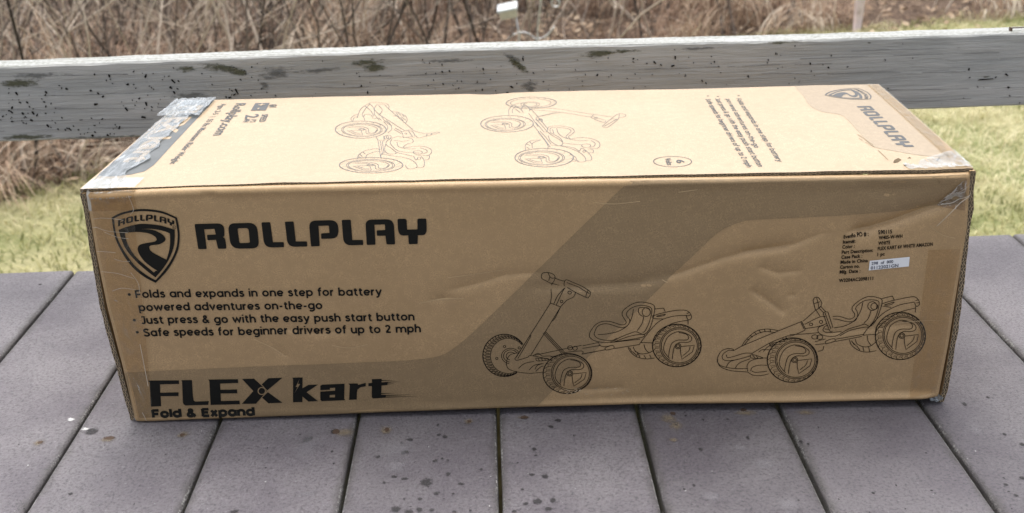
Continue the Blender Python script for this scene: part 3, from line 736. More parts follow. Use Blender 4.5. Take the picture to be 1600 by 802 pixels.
# --- model lettering
zf, zk = zmap(7.273, 225, 580, front), zmap(7.273, 440, 580, front)
pr = Print()
for pts in [[(50,95),(405,92),(408,133),(190,138),(193,232),(402,227),(400,270),(198,272),(205,383),(88,388),(72,115)],
            [(432,90),(553,88),(562,250),(572,318),(592,332),(745,325),(738,368),(480,376),(458,362),(450,340),(440,108)],
            [(738,82),(1075,77),(1077,120),(872,128),(875,198),(1065,193),(1068,237),(878,240),(882,325),(1092,320),(1097,362),(765,370),(750,100)],
            [(1122,75),(1258,70),(1388,190),(1402,210),(1280,355),(1118,358),(1250,210)], [(1345,135),(1420,65),(1580,60),(1408,203)], [(1350,285),(1415,222),(1580,345),(1420,350)]]:
    pr.poly([[zf(p) for p in pts]])
for loops in [[[(128,58),(245,55),(243,180),(310,140),(420,137),(290,225),(420,328),(310,332),(243,275),(242,338),(135,340),(137,75)], [(210,72),(165,165),(188,165),(150,240),(217,130),(192,130)]],
              [[(445,152),(465,139),(720,128),(715,300),(728,318),(460,328),(445,312),(445,218),(612,208),(612,175),(555,178),(553,198),(445,203)], [(552,258),(612,255),(610,285),(550,285)]],
              [[(765,128),(870,125),(872,142),(960,118),(960,158),(900,170),(868,195),(860,225),(857,312),(770,315),(780,145)]],
              [[(1030,75),(1142,72),(1140,112),(1210,108),(1205,145),(1140,150),(1135,255),(1190,260),(1185,292),(1040,300),(1028,285),(1030,155),(990,158),(990,122),(1032,118)]]]:
    pr.poly([[zk(p) for p in lp] for lp in loops])
for a, b in (((1140,92),(1300,95)), ((1200,114),(1345,106)), ((1205,132),(1290,130)), ((1135,242),(1300,240)), ((1185,266),(1510,256)), ((1185,285),(1550,275))):
    A, B = zk(a), zk(b); pr.poly([[A+Vector((0, .0005)), A-Vector((0, .0005)), B]])
pr.build('model_lettering', M_ink, fpos, LIFT*1.6, front_panel, .008)
pr = Print(); pr.ribbon([zf((1347+42*cos(t), 208+40*sin(t))) for t in [2*pi*k/24 for k in range(24)]], .0010, True)
pr.build('pivot_ring', M_band, fpos, LIFT*2.4, front_panel)
pr = Print(); stroke_text(pr, 'Fold & Expand', front((240.5,649.5)), front((399,646)), (front((240,638.5))-front((240,649.5))).length, .36); pr.build('tagline_text', M_ink, fpos, LIFT*1.8, front_panel, .003)

# --- shipping print and sticker
pr = Print()
for body, p0, p1 in [('Evenflo PO # :',(1318.1,372.9),(1357.9,369.2)),('Item#:',(1317,380.9),(1336.6,379.4)),('Color :',(1316,388.6),(1335.3,387.1)),('Part Description:',(1315,396.7),(1363.8,393.3)),
        ('Case Pack :',(1314.3,404.4),(1347,402.2)),('Made in China',(1313,412.2),(1355.8,409.2)),('Carton no.',(1312.2,419.8),(1343,417.8)),('Mfg. Date :',(1311.5,427.4),(1344,425.4)),('W3204AC2098111',(1310.3,440.8),(1364,437.1)),
        ('590115',(1373,366.7),(1394.2,364.8)),('W405-W-WH',(1373,374.5),(1410,371.6)),('WHITE',(1372,382.8),(1390.8,381.4)),('FLEX KART 6V WHITE AMAZON',(1371.2,391.2),(1457,383.6)),('1 pc',(1370.6,400),(1382,399))]:
    ftext(pr, body, p0, p1, 5.0, .03)
pr.build('shipping_text', M_ink_line, fpos, LIFT*1.6, front_panel)
pr = Print(); pr.poly([[front(p) for p in ((1358.6,407.2),(1421,401),(1419.6,415.9),(1357,422.3))]])
stk = pr.build('sticker', M_white, fpos, LIFT*2, front_panel, .006); stk['label'] = 'small white numbered sticker'
pr = Print(); ftext(pr, '298  of  800', (1361.3,413.4), (1395,410), 4.2, .015); ftext(pr, '01122021GN', (1360,420.6), (1403,416.4), 4.6, .015)
pr.build('sticker_text', M_label_ink, fpos, LIFT*3.2, front_panel)

# --- kart drawings
LW = .00062
SW_O = [(-.54,.74),(-.83,.35),(-.85,-.04),(-.62,-.55),(-.14,-.83),(.33,-.75),(.65,-.55),(.67,-.33),(.44,-.21),(.02,-.21),(-.25,.01),(-.35,.40),(-.39,.79)]
SW_I = [(-.6,.63),(-.54,.24),(-.41,-.16),(-.09,-.34),(.38,-.35),(.52,-.49),(.38,-.69),(-.04,-.79)]
TR_O = [(.06,.12),(.09,.04),(.83,-.04),(.73,.35),(.15,.79),(.07,.4),(.06,.12)]
TR_I = [(.6,.04),(.52,.29),(.2,.57)]
def ell(cx, cy, rx, ry, a0=0, a1=360, rot=0, n=40):
    out = []; c, s = cos(radians(rot)), sin(radians(rot))
    for k in range(n+1):
        t = radians(a0+(a1-a0)*k/n); x, y = rx*cos(t), ry*sin(t); out.append((cx+x*c-y*s, cy+x*s+y*c))
    return out
def tread(pr, Z, O, I, w, a0=0, a1=360, n=26, dens=1):
    """zigzag tyre blocks between the outer and the inner ellipse"""
    for k in range(n):
        t0 = radians(a0+(a1-a0)*k/n); t1 = radians(a0+(a1-a0)*(k+.55)/n); t2 = radians(a0+(a1-a0)*(k+1)/n)
        P = lambda E, t: Vector((E[0]+E[2]*cos(t), E[1]+E[3]*sin(t)))
        o0, i1, o2 = P(O, t0), P(I, t1), P(O, t2); i0 = P(I, t0)
        if (o0-i0).length < O[2]*.06: 
            pr.ribbon([Z(o0.lerp(i1, .15)), Z(o0.lerp(i1, .9))], w*1.1); continue
        mid = o0.lerp(i1, .5)+(o2-o0)*.25
        pr.ribbon([Z(q) for q in (o0, mid, i1)], w*1.1)
        if dens: pr.ribbon([Z(q) for q in (mid, o2.lerp(P(I, t2), .35), i1.lerp(P(I, t2), .6))], w*.9)
def wheel(pr, Z, O, R, w, rot=False, full=True):
    """O, R: (cx, cy, rx, ry) of tyre outline and of the rim disc"""
    ax, ay = (Vector((R[2], 0)), Vector((0, R[3]))) if not rot else (Vector((0, R[3])), Vector((-R[2], 0)))
    L = lambda p: Z(Vector((R[0], R[1])) + ax*p[0] + ay*p[1])
    pr.ribbon([Z(p) for p in ell(*O)], w*1.5); 
    for k in (1.0, 1.08): pr.ribbon([Z(p) for p in ell(R[0], R[1], R[2]*k, R[3]*k)], w)
    I = (R[0]-(R[0]-O[0])*.1, R[1], R[2]*1.12, R[3]*1.12)
    tread(pr, Z, O, I, w*(.42 if rot else .72), n=16 if rot else 26, dens=0 if rot else 1)
    for pts in (SW_O, SW_I): pr.ribbon([L(p) for p in cr(pts, 4)], w)
    pr.ribbon([L(p) for p in TR_O], w); pr.ribbon([L(p) for p in cr(TR_I, 4)], w)
    for r in (.09, .16): pr.ribbon([L((-.07+r*cos(t), .01+r*sin(t))) for t in [2*pi*k/14 for k in range(14)]], w, True)
def strokes(pr, Z, lst, w, sharp=()):
    for i, s in enumerate(lst):
        if len(s) == 3 and isinstance(s[0], str): continue
        pr.ribbon([Z(p) for p in (cr(s, 5) if len(s) > 2 else [Vector(q) for q in s])], w)
def circ(pr, Z, lst, w):
    for x, y, rx, *ry in lst: pr.ribbon([Z(p) for p in ell(x, y, rx, ry[0] if ry else rx, n=18)], w)
# upright kart
pr = Print(); Za = zmap(3.911, 750, 415, front); Zb = zmap(6.684, 910, 460, front)
strokes(pr, Za, [[(215,560),(430,222)],[(232,560),(310,425)],[(310,425),(300,428),(222,552)],[(310,540),(492,245)],[(430,222),(492,245)],[(430,222),(436,180),(434,140),(440,105)],[(492,245),(530,205),(570,185),(585,155)],
    [(450,228),(478,172),(525,130)],[(465,235),(500,162),(520,135)],[(438,328),(455,318),(490,250)],
    [(375,58),(383,42),(415,37),(450,50),(458,72),(440,105),(410,92),(378,74),(375,58)],[(415,38),(427,62),(440,72),(458,70)],[(427,62),(420,88)],[(458,72),(490,85),(515,90)],[(440,105),(480,118),(520,126)],
    [(515,95),(527,82),(560,95),(660,145),(674,162),(664,184),(645,186),(530,132),(514,118),(515,95)],[(530,100),(600,130),(668,164)],[(660,145),(650,165),(645,186)],
    [(160,600),(168,560),(190,535),(235,525)],[(160,590),(172,622),(215,640),(300,652),(385,645)],[(212,558),(225,571),(290,552),(310,542),(400,560),(440,575)],[(235,622),(270,592),(330,578)],[(300,632),(330,603),(380,592)],
    [(320,545),(355,528),(380,545),(430,545),(445,558)],[(335,628),(352,602),(388,592)],[(340,640),(372,612),(388,608)],[(385,405),(500,530)],[(400,395),(515,520)],[(392,399),(507,525)],
    [(335,540),(535,497),(620,480)],[(430,552),(520,530)],[(620,535),(704,520)],[(505,525),(620,515),(625,535)],[(340,560),(352,575),(415,570),(410,560),(340,558)],[(355,560),(362,573)],[(375,560),(382,573)],[(395,560),(400,572)]], LW)
circ(pr, Za, [(547,160,11,8),(498,212,8),(550,495,15,13),(580,498,14,12),(150,487,7),(240,495,7),(103,560,7)], LW)
pr.ribbon([Za(p) for p in ell(150,542,132,130,-31,-306)], LW*1.5); pr.ribbon([Za(p) for p in ell(172,545,108,108,-38,-300)], LW)
tread(pr, Za, (150,542,132,130), (172,545,112,112), LW, -36, -300, 30)
for r in (56, 44, 28): pr.ribbon([Za(p) for p in ell(188,545,r,r*.85,-30,-260)], LW)
strokes(pr, Zb, [[(0,525),(170,490)],[(0,552),(185,522)],[(0,610),(235,568)],[(330,555),(590,512)],[(290,492),(600,455)],[(245,572),(238,548),(312,520),(325,552),(245,572)],[(170,490),(180,520),(230,535),(310,520)],
    [(70,430),(80,380),(130,310),(200,272),(280,270),(350,290),(400,305),(440,300),(455,275),(430,235),(412,195),(425,155),(480,110),(550,75),(620,68),(690,80),(735,95),(752,125),(745,190),(720,290),(690,360),(650,400),(610,398),(560,377),(500,392),(400,432),(320,475),(250,492),(180,485),(110,465),(70,430)],
    [(120,400),(150,330),(200,300),(260,295),(330,315),(400,335),(450,325),(485,290),(490,250),(460,210),(465,170),(510,130),(580,105),(650,105),(715,130),(718,190),(690,290),(650,370),(625,382)],[(120,400),(140,435),(200,460),(300,470),(360,445)],
    [(530,140),(515,220),(470,310),(380,370),(260,400),(160,408)],[(635,225),(620,290),(570,365)],[(580,165),(590,130),(640,125),(690,140),(708,170)],[(580,165),(600,200),(640,222)],
    [(330,485),(480,428),(600,405),(645,412),(600,440),(330,485)],[(590,512),(650,430),(750,312),(830,252),(960,215),(1090,210)],[(600,490),(740,495)],[(740,480),(800,390),(900,310),(1000,275),(1100,262)],[(1100,255),(1100,305)],
    [(755,140),(845,132)],[(845,132),(862,170)],[(745,210),(800,190),(950,160),(1060,155),(1110,175),(1135,215),(1130,245),(1100,255),(1080,210)],[(735,205),(740,238),(840,245)],[(770,215),(860,195),(840,212),(770,220)],[(1085,190),(1115,180)],[(1090,215),(1128,205)],
    [(475,540),(500,590),(560,640),(650,665),(750,657)],[(530,535),(545,575),(600,610),(680,605),(730,580)],[(490,545),(515,590)],[(520,585),(560,625)],[(580,610),(600,650)],[(640,625),(660,660)],[(700,620),(715,655)],[(640,510),(655,560),(690,600)],[(545,585),(575,600),(560,640)]], LW)
circ(pr, Zb, [(664,172,43,46)], LW)
wheel(pr, Zb, (983,524,254,224), (1009,528,188,178), LW)
wheel(pr, Za, (534,655,149,125), (556,653,112,106), LW)
pr.build('kart_drawing', M_ink_line, fpos, LIFT*1.5, front_panel)['label'] = 'line drawing of an upright ride-on kart with raised handlebar'
# lowered kart
pr = Print(); Zc = zmap(5.347, 1110, 450, front); Zd = zmap(6.684, 1270, 450, front)
strokes(pr, Zc, [[(258,480),(300,420),(380,355),(460,338),(520,342),(565,352)],[(280,470),(330,412),(400,372),(470,358),(540,370)],[(300,420),(325,430)],[(330,390),(350,405)],[(365,365),(385,385)],[(405,348),(420,372)],[(450,340),(455,362)],[(495,340),(500,362)],
    [(55,610),(60,570),(90,520),(140,500),(185,505),(190,515)],[(55,610),(80,650),(130,675),(200,690),(310,697)],[(58,590),(62,622),(100,650),(200,668),(310,668)],[(95,565),(110,540),(150,515),(190,518)],[(95,565),(105,592),(150,602),(230,590),(335,560)],[(130,550),(140,575),(180,570),(280,540),(350,540)],
    [(190,518),(260,480),(400,420),(560,355),(760,275)],[(345,540),(500,450),(640,395)],[(760,275),(790,335)],[(752,280),(780,338)],[(640,395),(690,390),(785,350)],[(785,350),(790,335)],[(770,275),(880,180)],[(785,300),(900,243),(960,235)],[(790,335),(900,318),(970,295)],
    [(855,100),(870,78),(895,75),(910,90),(928,120),(920,150),(880,180),(868,150),(855,100)],[(860,130),(915,112)],[(885,78),(897,120),(905,160)],[(880,180),(915,235)],[(920,150),(960,195)],[(900,160),(945,205)],
    [(940,210),(955,198),(980,197)],[(980,197),(1022,330)],[(940,210),(995,355),(1020,360)],[(955,205),(1005,340)],
    [(130,655),(160,612),(230,590)],[(205,665),(240,622),(330,585)],[(310,690),(305,640),(340,600),(420,580),(475,580)],[(335,690),(345,660),(400,640),(470,640)],[(310,697),(350,722),(420,727),(485,712)],[(330,560),(350,550),(440,580),(345,580),(330,560)],[(350,555),(370,578)],[(380,562),(395,580)],
    [(345,690),(380,700),(470,690)],[(440,525),(470,490),(500,472)],[(400,530),(430,510),(490,510)],[(600,410),(615,440)],[(625,400),(642,430)],[(530,450),(610,440)],[(870,445),(960,422)],[(895,525),(935,515),(945,480)],[(870,470),(950,462)],[(660,385),(770,380),(900,370)]], LW)
circ(pr, Zc, [(838,300,13,11),(922,280,13,14),(510,465,18),(870,405,26,18),(912,408,25,18),(510,465,8)], LW)
strokes(pr, Zd, [[(50,445),(55,412),(80,395),(110,385)],[(50,445),(80,480),(150,500),(230,500),(300,470),(380,425),(480,395),(540,378),(600,400),(650,350),(690,260),(722,150),(715,115),(680,100),(620,88),(550,95),(470,140),(415,190),(410,230),(435,270),(425,305),(380,322),(330,310),(270,292),(205,294)],
    [(210,320),(260,325),(340,345),(430,345),(465,290),(460,240),(445,210),(470,175),(530,135),(600,122),(670,130),(690,160),(670,260),(630,350),(598,388)],[(520,150),(500,230),(440,330),(340,390),(220,415)],[(605,235),(580,310),(530,370)],
    [(105,430),(120,400),(150,388)],[(100,430),(125,458),(200,465),(300,455)],[(120,425),(170,430)],[(715,110),(830,82)],[(830,82),(847,122)],[(720,190),(728,162),(850,125),(1000,95),(1065,92),(1105,130),(1110,170),(1080,190),(1060,150)],[(730,187),(815,200)],[(745,175),(845,145),(815,170),(750,180)],[(1070,130),(1100,120)],[(1075,155),(1108,150)],
    [(520,490),(560,440),(700,290),(800,220),(920,170),(1060,145)],[(650,470),(700,400),(800,310),(920,245),(1065,208)],[(1070,190),(1070,250)],[(520,490),(660,480)],[(230,555),(510,502)],[(240,530),(520,482)],[(130,580),(135,550),(215,525),(225,552),(130,580)],[(280,495),(400,440),(540,410),(580,412)],
    [(380,535),(400,590),(470,645),(560,665),(660,650)],[(440,530),(460,580),(530,610),(600,600),(655,560)],[(565,495),(575,550),(605,595)],[(410,560),(450,600)],[(455,600),(490,645)],[(520,612),(530,655)],[(580,610),(590,660)],[(400,545),(430,590)]], LW)
circ(pr, Zd, [(620,187,48,46),(640,190,36,34)], LW)
wheel(pr, Zd, (912,497,262,247), (940,492,196,188), LW)
wheel(pr, Zc, (683,598,211,187), (712,594,160,148), LW)
pr.build('kart_drawing', M_ink_line, fpos, LIFT*1.5, front_panel)['label'] = 'line drawing of a low ride-on kart with folded-down handlebar'

# --- printing on the top sheet
LT = .0004
pr = Print()
pb = [(1246,140)] + [tuple(p) for p in cr([(1246,141),(1255,151),(1266,166),(1285,175),(1310,179),(1324,187),(1357,222),(1369,230),(1404,235),(1463,241),(1484,240)], 4)]
q = [top(p) for p in pb]; q[0].y = tb((q[0].x)/.82, 1).y-.001
q += [tb(1, t)-Vector((.001, 0)) for t in (.3, .5, .7, .9)] + [tb(1, 1)-Vector((.001, .001))]
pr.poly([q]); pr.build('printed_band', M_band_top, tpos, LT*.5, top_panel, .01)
# shield copy
s0, s1 = zs_((488, 748)), zs_((395, 42)); sc_ = (s0+s1)/2
tipx = top((1290, 152)).x; topx = top((1362, 151)).x; ymid = (top((1327, 140)).y+top((1331, 158)).y)/2; yw = abs(top((1327, 140)).y-top((1331, 158)).y)
lw = zs_((717, 300)).x-zs_((80, 300)).x; lh = (s1-s0).length; up_ = (s1-s0)/lh; ri_ = Vector((up_.y, -up_.x))
def t_shield(p):
    d = zs_(p)-s0; return Vector((tipx + d.dot(up_)/lh*(topx-tipx), ymid - (d.dot(ri_)-.0*lw)/lw*yw*1.0))
pr = Print()
for loops in shield: pr.poly([[t_shield(p) for p in lp] for lp in loops])
for letter in WORDN: pr.poly([[t_shield(arcword(p)) for p in lp] for lp in letter])
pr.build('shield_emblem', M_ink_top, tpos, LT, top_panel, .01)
a, b = top((1337.5, 166)), top((1403.5, 229)); cp = abs(top((1337.5+21, 165)).x-a.x); d = b-a; u = Vector((1, 0))
pr = Print()
for letter in WORDN: pr.poly([[a+d*p.x+u*(p.y*cp) for p in lp] for lp in letter])
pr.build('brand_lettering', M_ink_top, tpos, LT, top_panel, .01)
pr = Print()
for body, p0, p1 in [('Folds and expands in one step for battery',(1150,154.6),(1214.5,251.8)),('powered adventures on-the-go',(1133.5,155.4),(1178.9,230.8)),('Just press & go with the easy push start button',(1117,154.6),(1184.5,260)),('Safe speeds for beginner drivers of up to 2 mph',(1102,155.4),(1166.7,260.7))]:
    stroke_text(pr, body, top(p0), top(p1), abs(top((p0[0]+7.8, p0[1])).x-top(p0).x), .19)
for p in ((1104,150.5), (1119.5,151.3), (1152,150)): pr.dot(top(p)+Vector((.0015, 0)), .0013)
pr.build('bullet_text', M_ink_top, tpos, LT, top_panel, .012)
pr = Print(); ttext(pr, 'Rollplay.com', (369.4,161.8), (332.8,211.6), 14.5, .02); pr.build('web_address_text', M_ink_top, tpos, LT, top_panel, .012)
pr = Print(); ttext(pr, 'Ages 2-5  |  55 lbs Maximum Rider Weight', (346,162.5), (264.6,256.2), 8, .01)
pr.build('age_text', M_ink_top, tpos, LT, top_panel, .012); pr = Print()
ttext(pr, 'SPEED', (409.8,179.4), (404.3,191), 9, .02); pr.build('speed_text', M_ink_top, tpos, LT, top_panel, .012); pr = Print()
ttext(pr, '2', (384.6,179.7), (382.6,185.6), 19, .02); ttext(pr, 'UP TO', (393.3,186.6), (389.8,191.4), 8, .02); ttext(pr, 'MPH', (382.8,186.4), (379.4,191.4), 8, .02); pr.build('speed_text', M_ink_top, tpos, LT, top_panel, .012); pr = Print()
ttext(pr, '6V', (421.4,163.9), (419.5,169.2), 11, .03)
pr.build('speed_text', M_ink_top, tpos, LT, top_panel, .012)
pr = Print(); pr.poly([[top(p) for p in ((398.8,161.2),(421.5,161),(415.2,173),(392,173.1))]]); bat = pr.build('battery_icon', M_ink_top, tpos, LT, top_panel, .01)
pr = Print(); c = top((408.8,164.2)); 
for w_, h_ in ((.0040, .0012), (.0012, .0040)): pr.poly([[c+Vector((x, y)) for x, y in ((-w_,-h_),(w_,-h_),(w_,h_),(-w_,h_))]])
c = top((403.8,170.7)); pr.poly([[c+Vector((x, y)) for x, y in ((-.001,-.0028),(.001,-.0028),(.001,.0028),(-.001,.0028))]])
pr.build('battery_sign', M_kraft_skylit, tpos, LT*2, top_panel)
pr = Print(); c0, c1, c2 = top((1050.8,252.5)), top((1080.5,252)), top((1050.8,244.8)); 
pr.ribbon([c0+Vector((abs(c1.x-c0.x)*cos(t), abs(c2.y-c0.y)*1.02*sin(t))) for t in [2*pi*k/40 for k in range(40)]], .0008, True)
ttext(pr, 'Volts', (1038.5,247.6), (1042.5,258), 9, .015); ttext(pr, '6', (1056.5,250), (1057.6,255), 12, .02)
pr.build('voltage_badge', M_ink_top, tpos, LT, top_panel)
# kart drawings on the top
TW = .00054
pr = Print(); Z1 = zmap(6.167, 515, 150, top)
wheel(pr, Z1, (300,328,245,83), (312,330,182,60), TW, True); wheel(pr, Z1, (400,670,306,77), (395,672,215,56), TW, True)
strokes(pr, Z1, [[(215,240),(205,220),(240,190),(275,180)],[(225,245),(235,215),(270,200)],[(265,215),(300,130),(380,75),(450,65),(540,75),(572,100),(570,120)],[(330,210),(315,180),(350,120),(385,85)],[(340,240),(330,200),(350,180),(400,190),(420,220)],[(385,80),(425,120),(432,185)],[(340,100),(400,150),(425,200)],
    [(490,190),(435,140),(440,105),(470,85),(530,90),(555,115)],[(470,190),(500,160),(505,130),(470,95)],[(555,115),(800,325)],[(490,190),(720,335)],[(720,335),(800,325)],[(600,150),(660,160),(730,195),(748,230),(735,260)],[(620,190),(680,210),(710,240)],[(660,165),(690,190)],[(700,180),(720,205)],[(640,160),(665,200)],[(690,200),(735,235)],
    [(690,345),(705,370),(715,405),(770,395),(820,400)],[(690,345),(790,340),(825,390)],[(760,340),(800,395)],[(800,335),(930,365),(1040,350),(1052,358),(940,385),(860,405),(830,385)],[(940,368),(930,385)],[(985,360),(975,378)],[(630,310),(700,350)],[(620,325),(690,365)],[(445,400),(465,430),(490,580)],[(520,390),(525,430),(510,450),(525,550)],[(465,430),(510,430)],[(490,580),(500,600)],[(525,550),(500,560),(492,600)],[(490,440),(510,560)],
    [(645,395),(560,430),(545,470),(600,510),(640,545),(625,560),(560,555),(530,520),(540,470)],[(600,420),(585,450),(600,480),(660,530),(760,545),(860,550)],[(645,395),(740,400),(800,420),(800,450),(740,470),(710,500),(760,495),(870,485),(950,500),(985,530),(960,570),(900,575),(830,570)],[(650,450),(665,490),(740,510),(830,510)],[(620,430),(700,440),(770,430)],[(870,500),(930,520),(940,540),(900,560)],
    [(500,560),(620,580),(740,600),(820,640),(840,690),(760,705),(730,670)],[(840,690),(905,685),(910,620),(880,585)],[(810,580),(830,620),(850,600)],[(640,545),(800,580)],[(930,580),(960,575),(955,610),(910,620)],[(270,610),(280,570),(340,530),(440,510),(490,520)],[(350,600),(360,570),(430,540),(490,535)],[(290,560),(315,585)],[(320,540),(345,560)],[(280,585),(305,605)],
    [(545,240),(580,270),(600,320),(560,360)],[(520,250),(560,300),(540,350)],[(430,225),(470,215),(500,240)],[(430,180),(480,240)],[(500,200),(540,250),(600,290)]], TW)
circ(pr, Z1, [(570,398,24,17),(548,402,22,17),(850,545,45,18),(735,365,10,6),(862,603,15,12)], TW)
pr.build('kart_drawing', M_line_top, tpos, LT, top_panel)['label'] = 'pale line drawing of a folded kart'
pr = Print(); Z2 = zmap(6.168, 740, 145, top)
wheel(pr, Z2, (322,305,254,80), (305,310,180,56), TW, True); wheel(pr, Z2, (680,630,282,89), (655,632,205,64), TW, True)
pr.ribbon([Z2(p) for p in ell(555,103,243,56)], TW*1.6); pr.ribbon([Z2(p) for p in ell(550,105,195,42)], TW); tread(pr, Z2, (555,103,243,56), (552,105,200,44), TW*.55, n=18, dens=0)
for r in (90, 65): pr.ribbon([Z2(p) for p in ell(545,120,r,r*.28)], TW)
strokes(pr, Z2, [[(540,145),(700,155),(850,170),(1160,215)],[(1160,215),(1330,235)],[(560,165),(620,175),(840,195),(1130,240)],[(1160,215),(1130,245)],[(1130,245),(1250,288),(1275,270)],[(1240,325),(1330,250),(1400,205),(1460,212),(1462,230),(1400,245),(1385,265),(1290,335),(1240,328)],[(1260,325),(1380,255)],[(1330,250),(1385,262)],[(1405,207),(1400,243)],[(1150,235),(1260,265)],
    [(600,245),(740,215),(840,198)],[(620,235),(800,195)],[(540,185),(560,172),(720,360)],[(530,205),(620,330)],[(570,310),(740,530)],[(600,260),(700,370),(680,385)],[(620,380),(710,500),(715,545)],[(640,375),(690,430),(745,500)],[(600,295),(680,385)],[(640,255),(665,275),(650,290)],
    [(340,220),(340,170),(380,125),(450,105),(520,110)],[(375,205),(375,170),(410,130)],[(480,200),(460,165),(480,130)],[(490,120),(530,150),(550,175)],[(420,140),(470,180)],[(400,160),(450,200)],
    [(710,380),(720,340),(780,325),(880,330),(950,350),(970,380),(940,410),(915,430),(940,450),(1030,435),(1130,445),(1200,475),(1218,510),(1190,540),(1120,540)],[(740,390),(740,350),(800,340),(900,350),(940,375),(910,405),(890,430),(910,450)],[(710,380),(760,420),(830,460),(860,490),(840,515),(800,510),(740,470),(720,420)],[(740,390),(830,440),(860,480)],[(800,350),(820,400),(880,440),(1000,465),(1110,465)],[(760,360),(775,400)],[(860,490),(950,500),(1040,505)],[(1130,465),(1170,490),(1160,520),(1120,530)],
    [(740,510),(850,520),(980,560),(1060,610),(1080,660),(1010,670),(980,625),(930,600)],[(1080,660),(1135,650),(1130,610),(1080,560),(1040,540),(1020,570)],[(1100,545),(1150,555),(1150,580),(1110,580)],[(840,515),(960,535),(1020,570)],[(500,560),(500,510),(550,470),(650,460)],[(565,540),(570,490),(640,465)],[(510,530),(540,545)],[(515,500),(545,515)],[(540,475),(560,500)],[(950,665),(1020,660)],[(940,640),(990,655)]], TW)
circ(pr, Z2, [(1085,515,45,17),(1065,570,12,10),(1180,247,14,6),(618,262,18,12),(645,268,18,10)], TW)
pr.build('kart_drawing', M_line_top, tpos, LT, top_panel)['label'] = 'pale line drawing of an opened kart'
# dark printed end band with knocked-out word
pr = Print(); q = [top(p) for p in ((334,157.5),(330,162),(285,210),(240,258),(226,268),(205,273),(172,276))]
q[0].y = tb(.06, 1).y-.001
q += [tb(.004, t) for t in (.12, .3, .5, .7, .9)] + [tb(.004, .997)]
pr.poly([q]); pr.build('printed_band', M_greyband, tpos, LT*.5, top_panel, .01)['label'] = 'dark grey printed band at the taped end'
pr = Print(); a, b = top((256, 205)), top((208, 255)); a = top((288, 172))
x0 = .006; text(pr, 'FLEX kart', Vector((x0+.004, .285)), Vector((x0+.004, .08)), .022, .04); text(pr, 'Fold & Expand', Vector((x0-.002, .28)), Vector((x0-.002, .16)), .006, .03)
pr.build('model_lettering', M_kraft_skylit, tpos, LT, top_panel, .01)

# ---------------------------------------------------------------- tape
def sheet(name, corner_fn, nu, nv, mat, parent, amp=0.0, freq=60, seed=0, nrm=Vector((0, 0, 1)), lift=.0008):
    v = []; f = []
    for j in range(nv+1):
        for i in range(nu+1):
            p = corner_fn(i/nu, j/nv); n = noise.noise(p*freq+Vector((seed, 0, 0)))
            ridge = 1-abs(noise.noise(p*freq*1.7+Vector((0, seed, 3))))*2
            p2 = Vector((p.x*1.6, p.y*(.45 if nrm.z > .5 else 1), p.z)); n = noise.noise(p2*freq+Vector((seed, 0, 0))); ridge = 1-abs(noise.noise(p2*freq*1.7+Vector((0, seed, 3))))*2
            v.append(tuple(p + nrm*(lift + amp*(abs(n)+max(0, ridge)*.7))))
    for j in range(nv):
        for i in range(nu): a = j*(nu+1)+i; f.append((a, a+1, a+nu+2, a+nu+1))
    me = bpy.data.meshes.new(name); me.from_pydata(v, [], f); me.update()
    return link(name, me, mat, parent, True)
def wobble(t, k, a): return a*noise.noise(Vector((t*9, k, 0)))
# left top: long crumpled strip over the edge
def fl1(u, v):
    w = .029+wobble(v, 1, .012); x = -.0035+(w+.0035)*u; y = .001+.304*v
    z = HT+dtop(x, y); 
    if u < .12: z -= (.12-u)*.05
    return Vector((x, y, z))
sheet('packing_tape', fl1, 40, 120, M_tape_crumple, box, .0013, 55, 2)
def fl1b(u, v):      # bunched wad at the far corner
    x = -.006+.048*u; y = .235+.073*v; hump = sin(pi*u)*sin(pi*min(1, v*1.02))
    return Vector((x, y, HT+.001+.004*hump))
sheet('packing_tape', fl1b, 40, 50, M_tape_crumple, box, .0022, 80, 5)
def fl1c(u, v):      # corner patch over the front edge
    a = -.002+.050*u; t = v*.05
    if t < .03: return Vector((a, .03-t, HT+dtop(a, .03-t)+.0003))
    return fpos(min(max(a, lerp_tab(XL, HT-(t-.03))+.0005), .8), max(.05, HT-(t-.03)*1.0-.001), .0008)
sheet('packing_tape', fl1c, 24, 40, M_tape, box, .0006, 70, 9)
# front left strip
def fpatch(l0, l1, r0, r1):
    A, B, C, D = front(l0), front(l1), front(r0), front(r1)   # left top, left bottom, right top, right bottom
    def fn(u, v):
        l, r = A.lerp(B, v), C.lerp(D, v); l.x = max(l.x, lerp_tab(XL, l.y)+TAPE_IN); r.x = min(r.x, lerp_tab(XR, r.y)-TAPE_IN); p = l.lerp(r, u)
        return fpos(p.x, min(max(p.y, lerp_tab(ZB, p.x)+.004), lerp_tab(ZT, p.x)-.004))
    return fn
FY = Vector((0, -1, 0))
sheet('packing_tape', fpatch((133,303),(211,652),(207,299),(241,648)), 30, 90, M_tape, box, .0003, 60, 11, FY, .0010)
sheet('packing_tape', fpatch((1450,390),(1420,618),(1512,388),(1468,612)), 24, 60, M_tape, box, .0003, 60, 13, FY, .0010)
sheet('packing_tape', fpatch((1482,305),(1467,324),(1519,276),(1512,328)), 26, 26, M_tape_grey, box, .0014, 90, 17, FY, .0010)
def frt(u, v):       # top right edge strip
    p = tb(1-.016*(1-u), v*.985+.01); return Vector((p.x, p.y, HT+dtop(p.x, p.y)))
sheet('packing_tape', frt, 10, 80, M_tape, box, .0006, 60, 19)
def frc(u, v):
    p = tb(.93+.07*u, .004+.16*v*(.4+.6*u)); return Vector((p.x, p.y, HT+dtop(p.x, p.y)))
sheet('packing_tape', frc, 36, 30, M_tape_crumple, box, .0014, 80, 23)
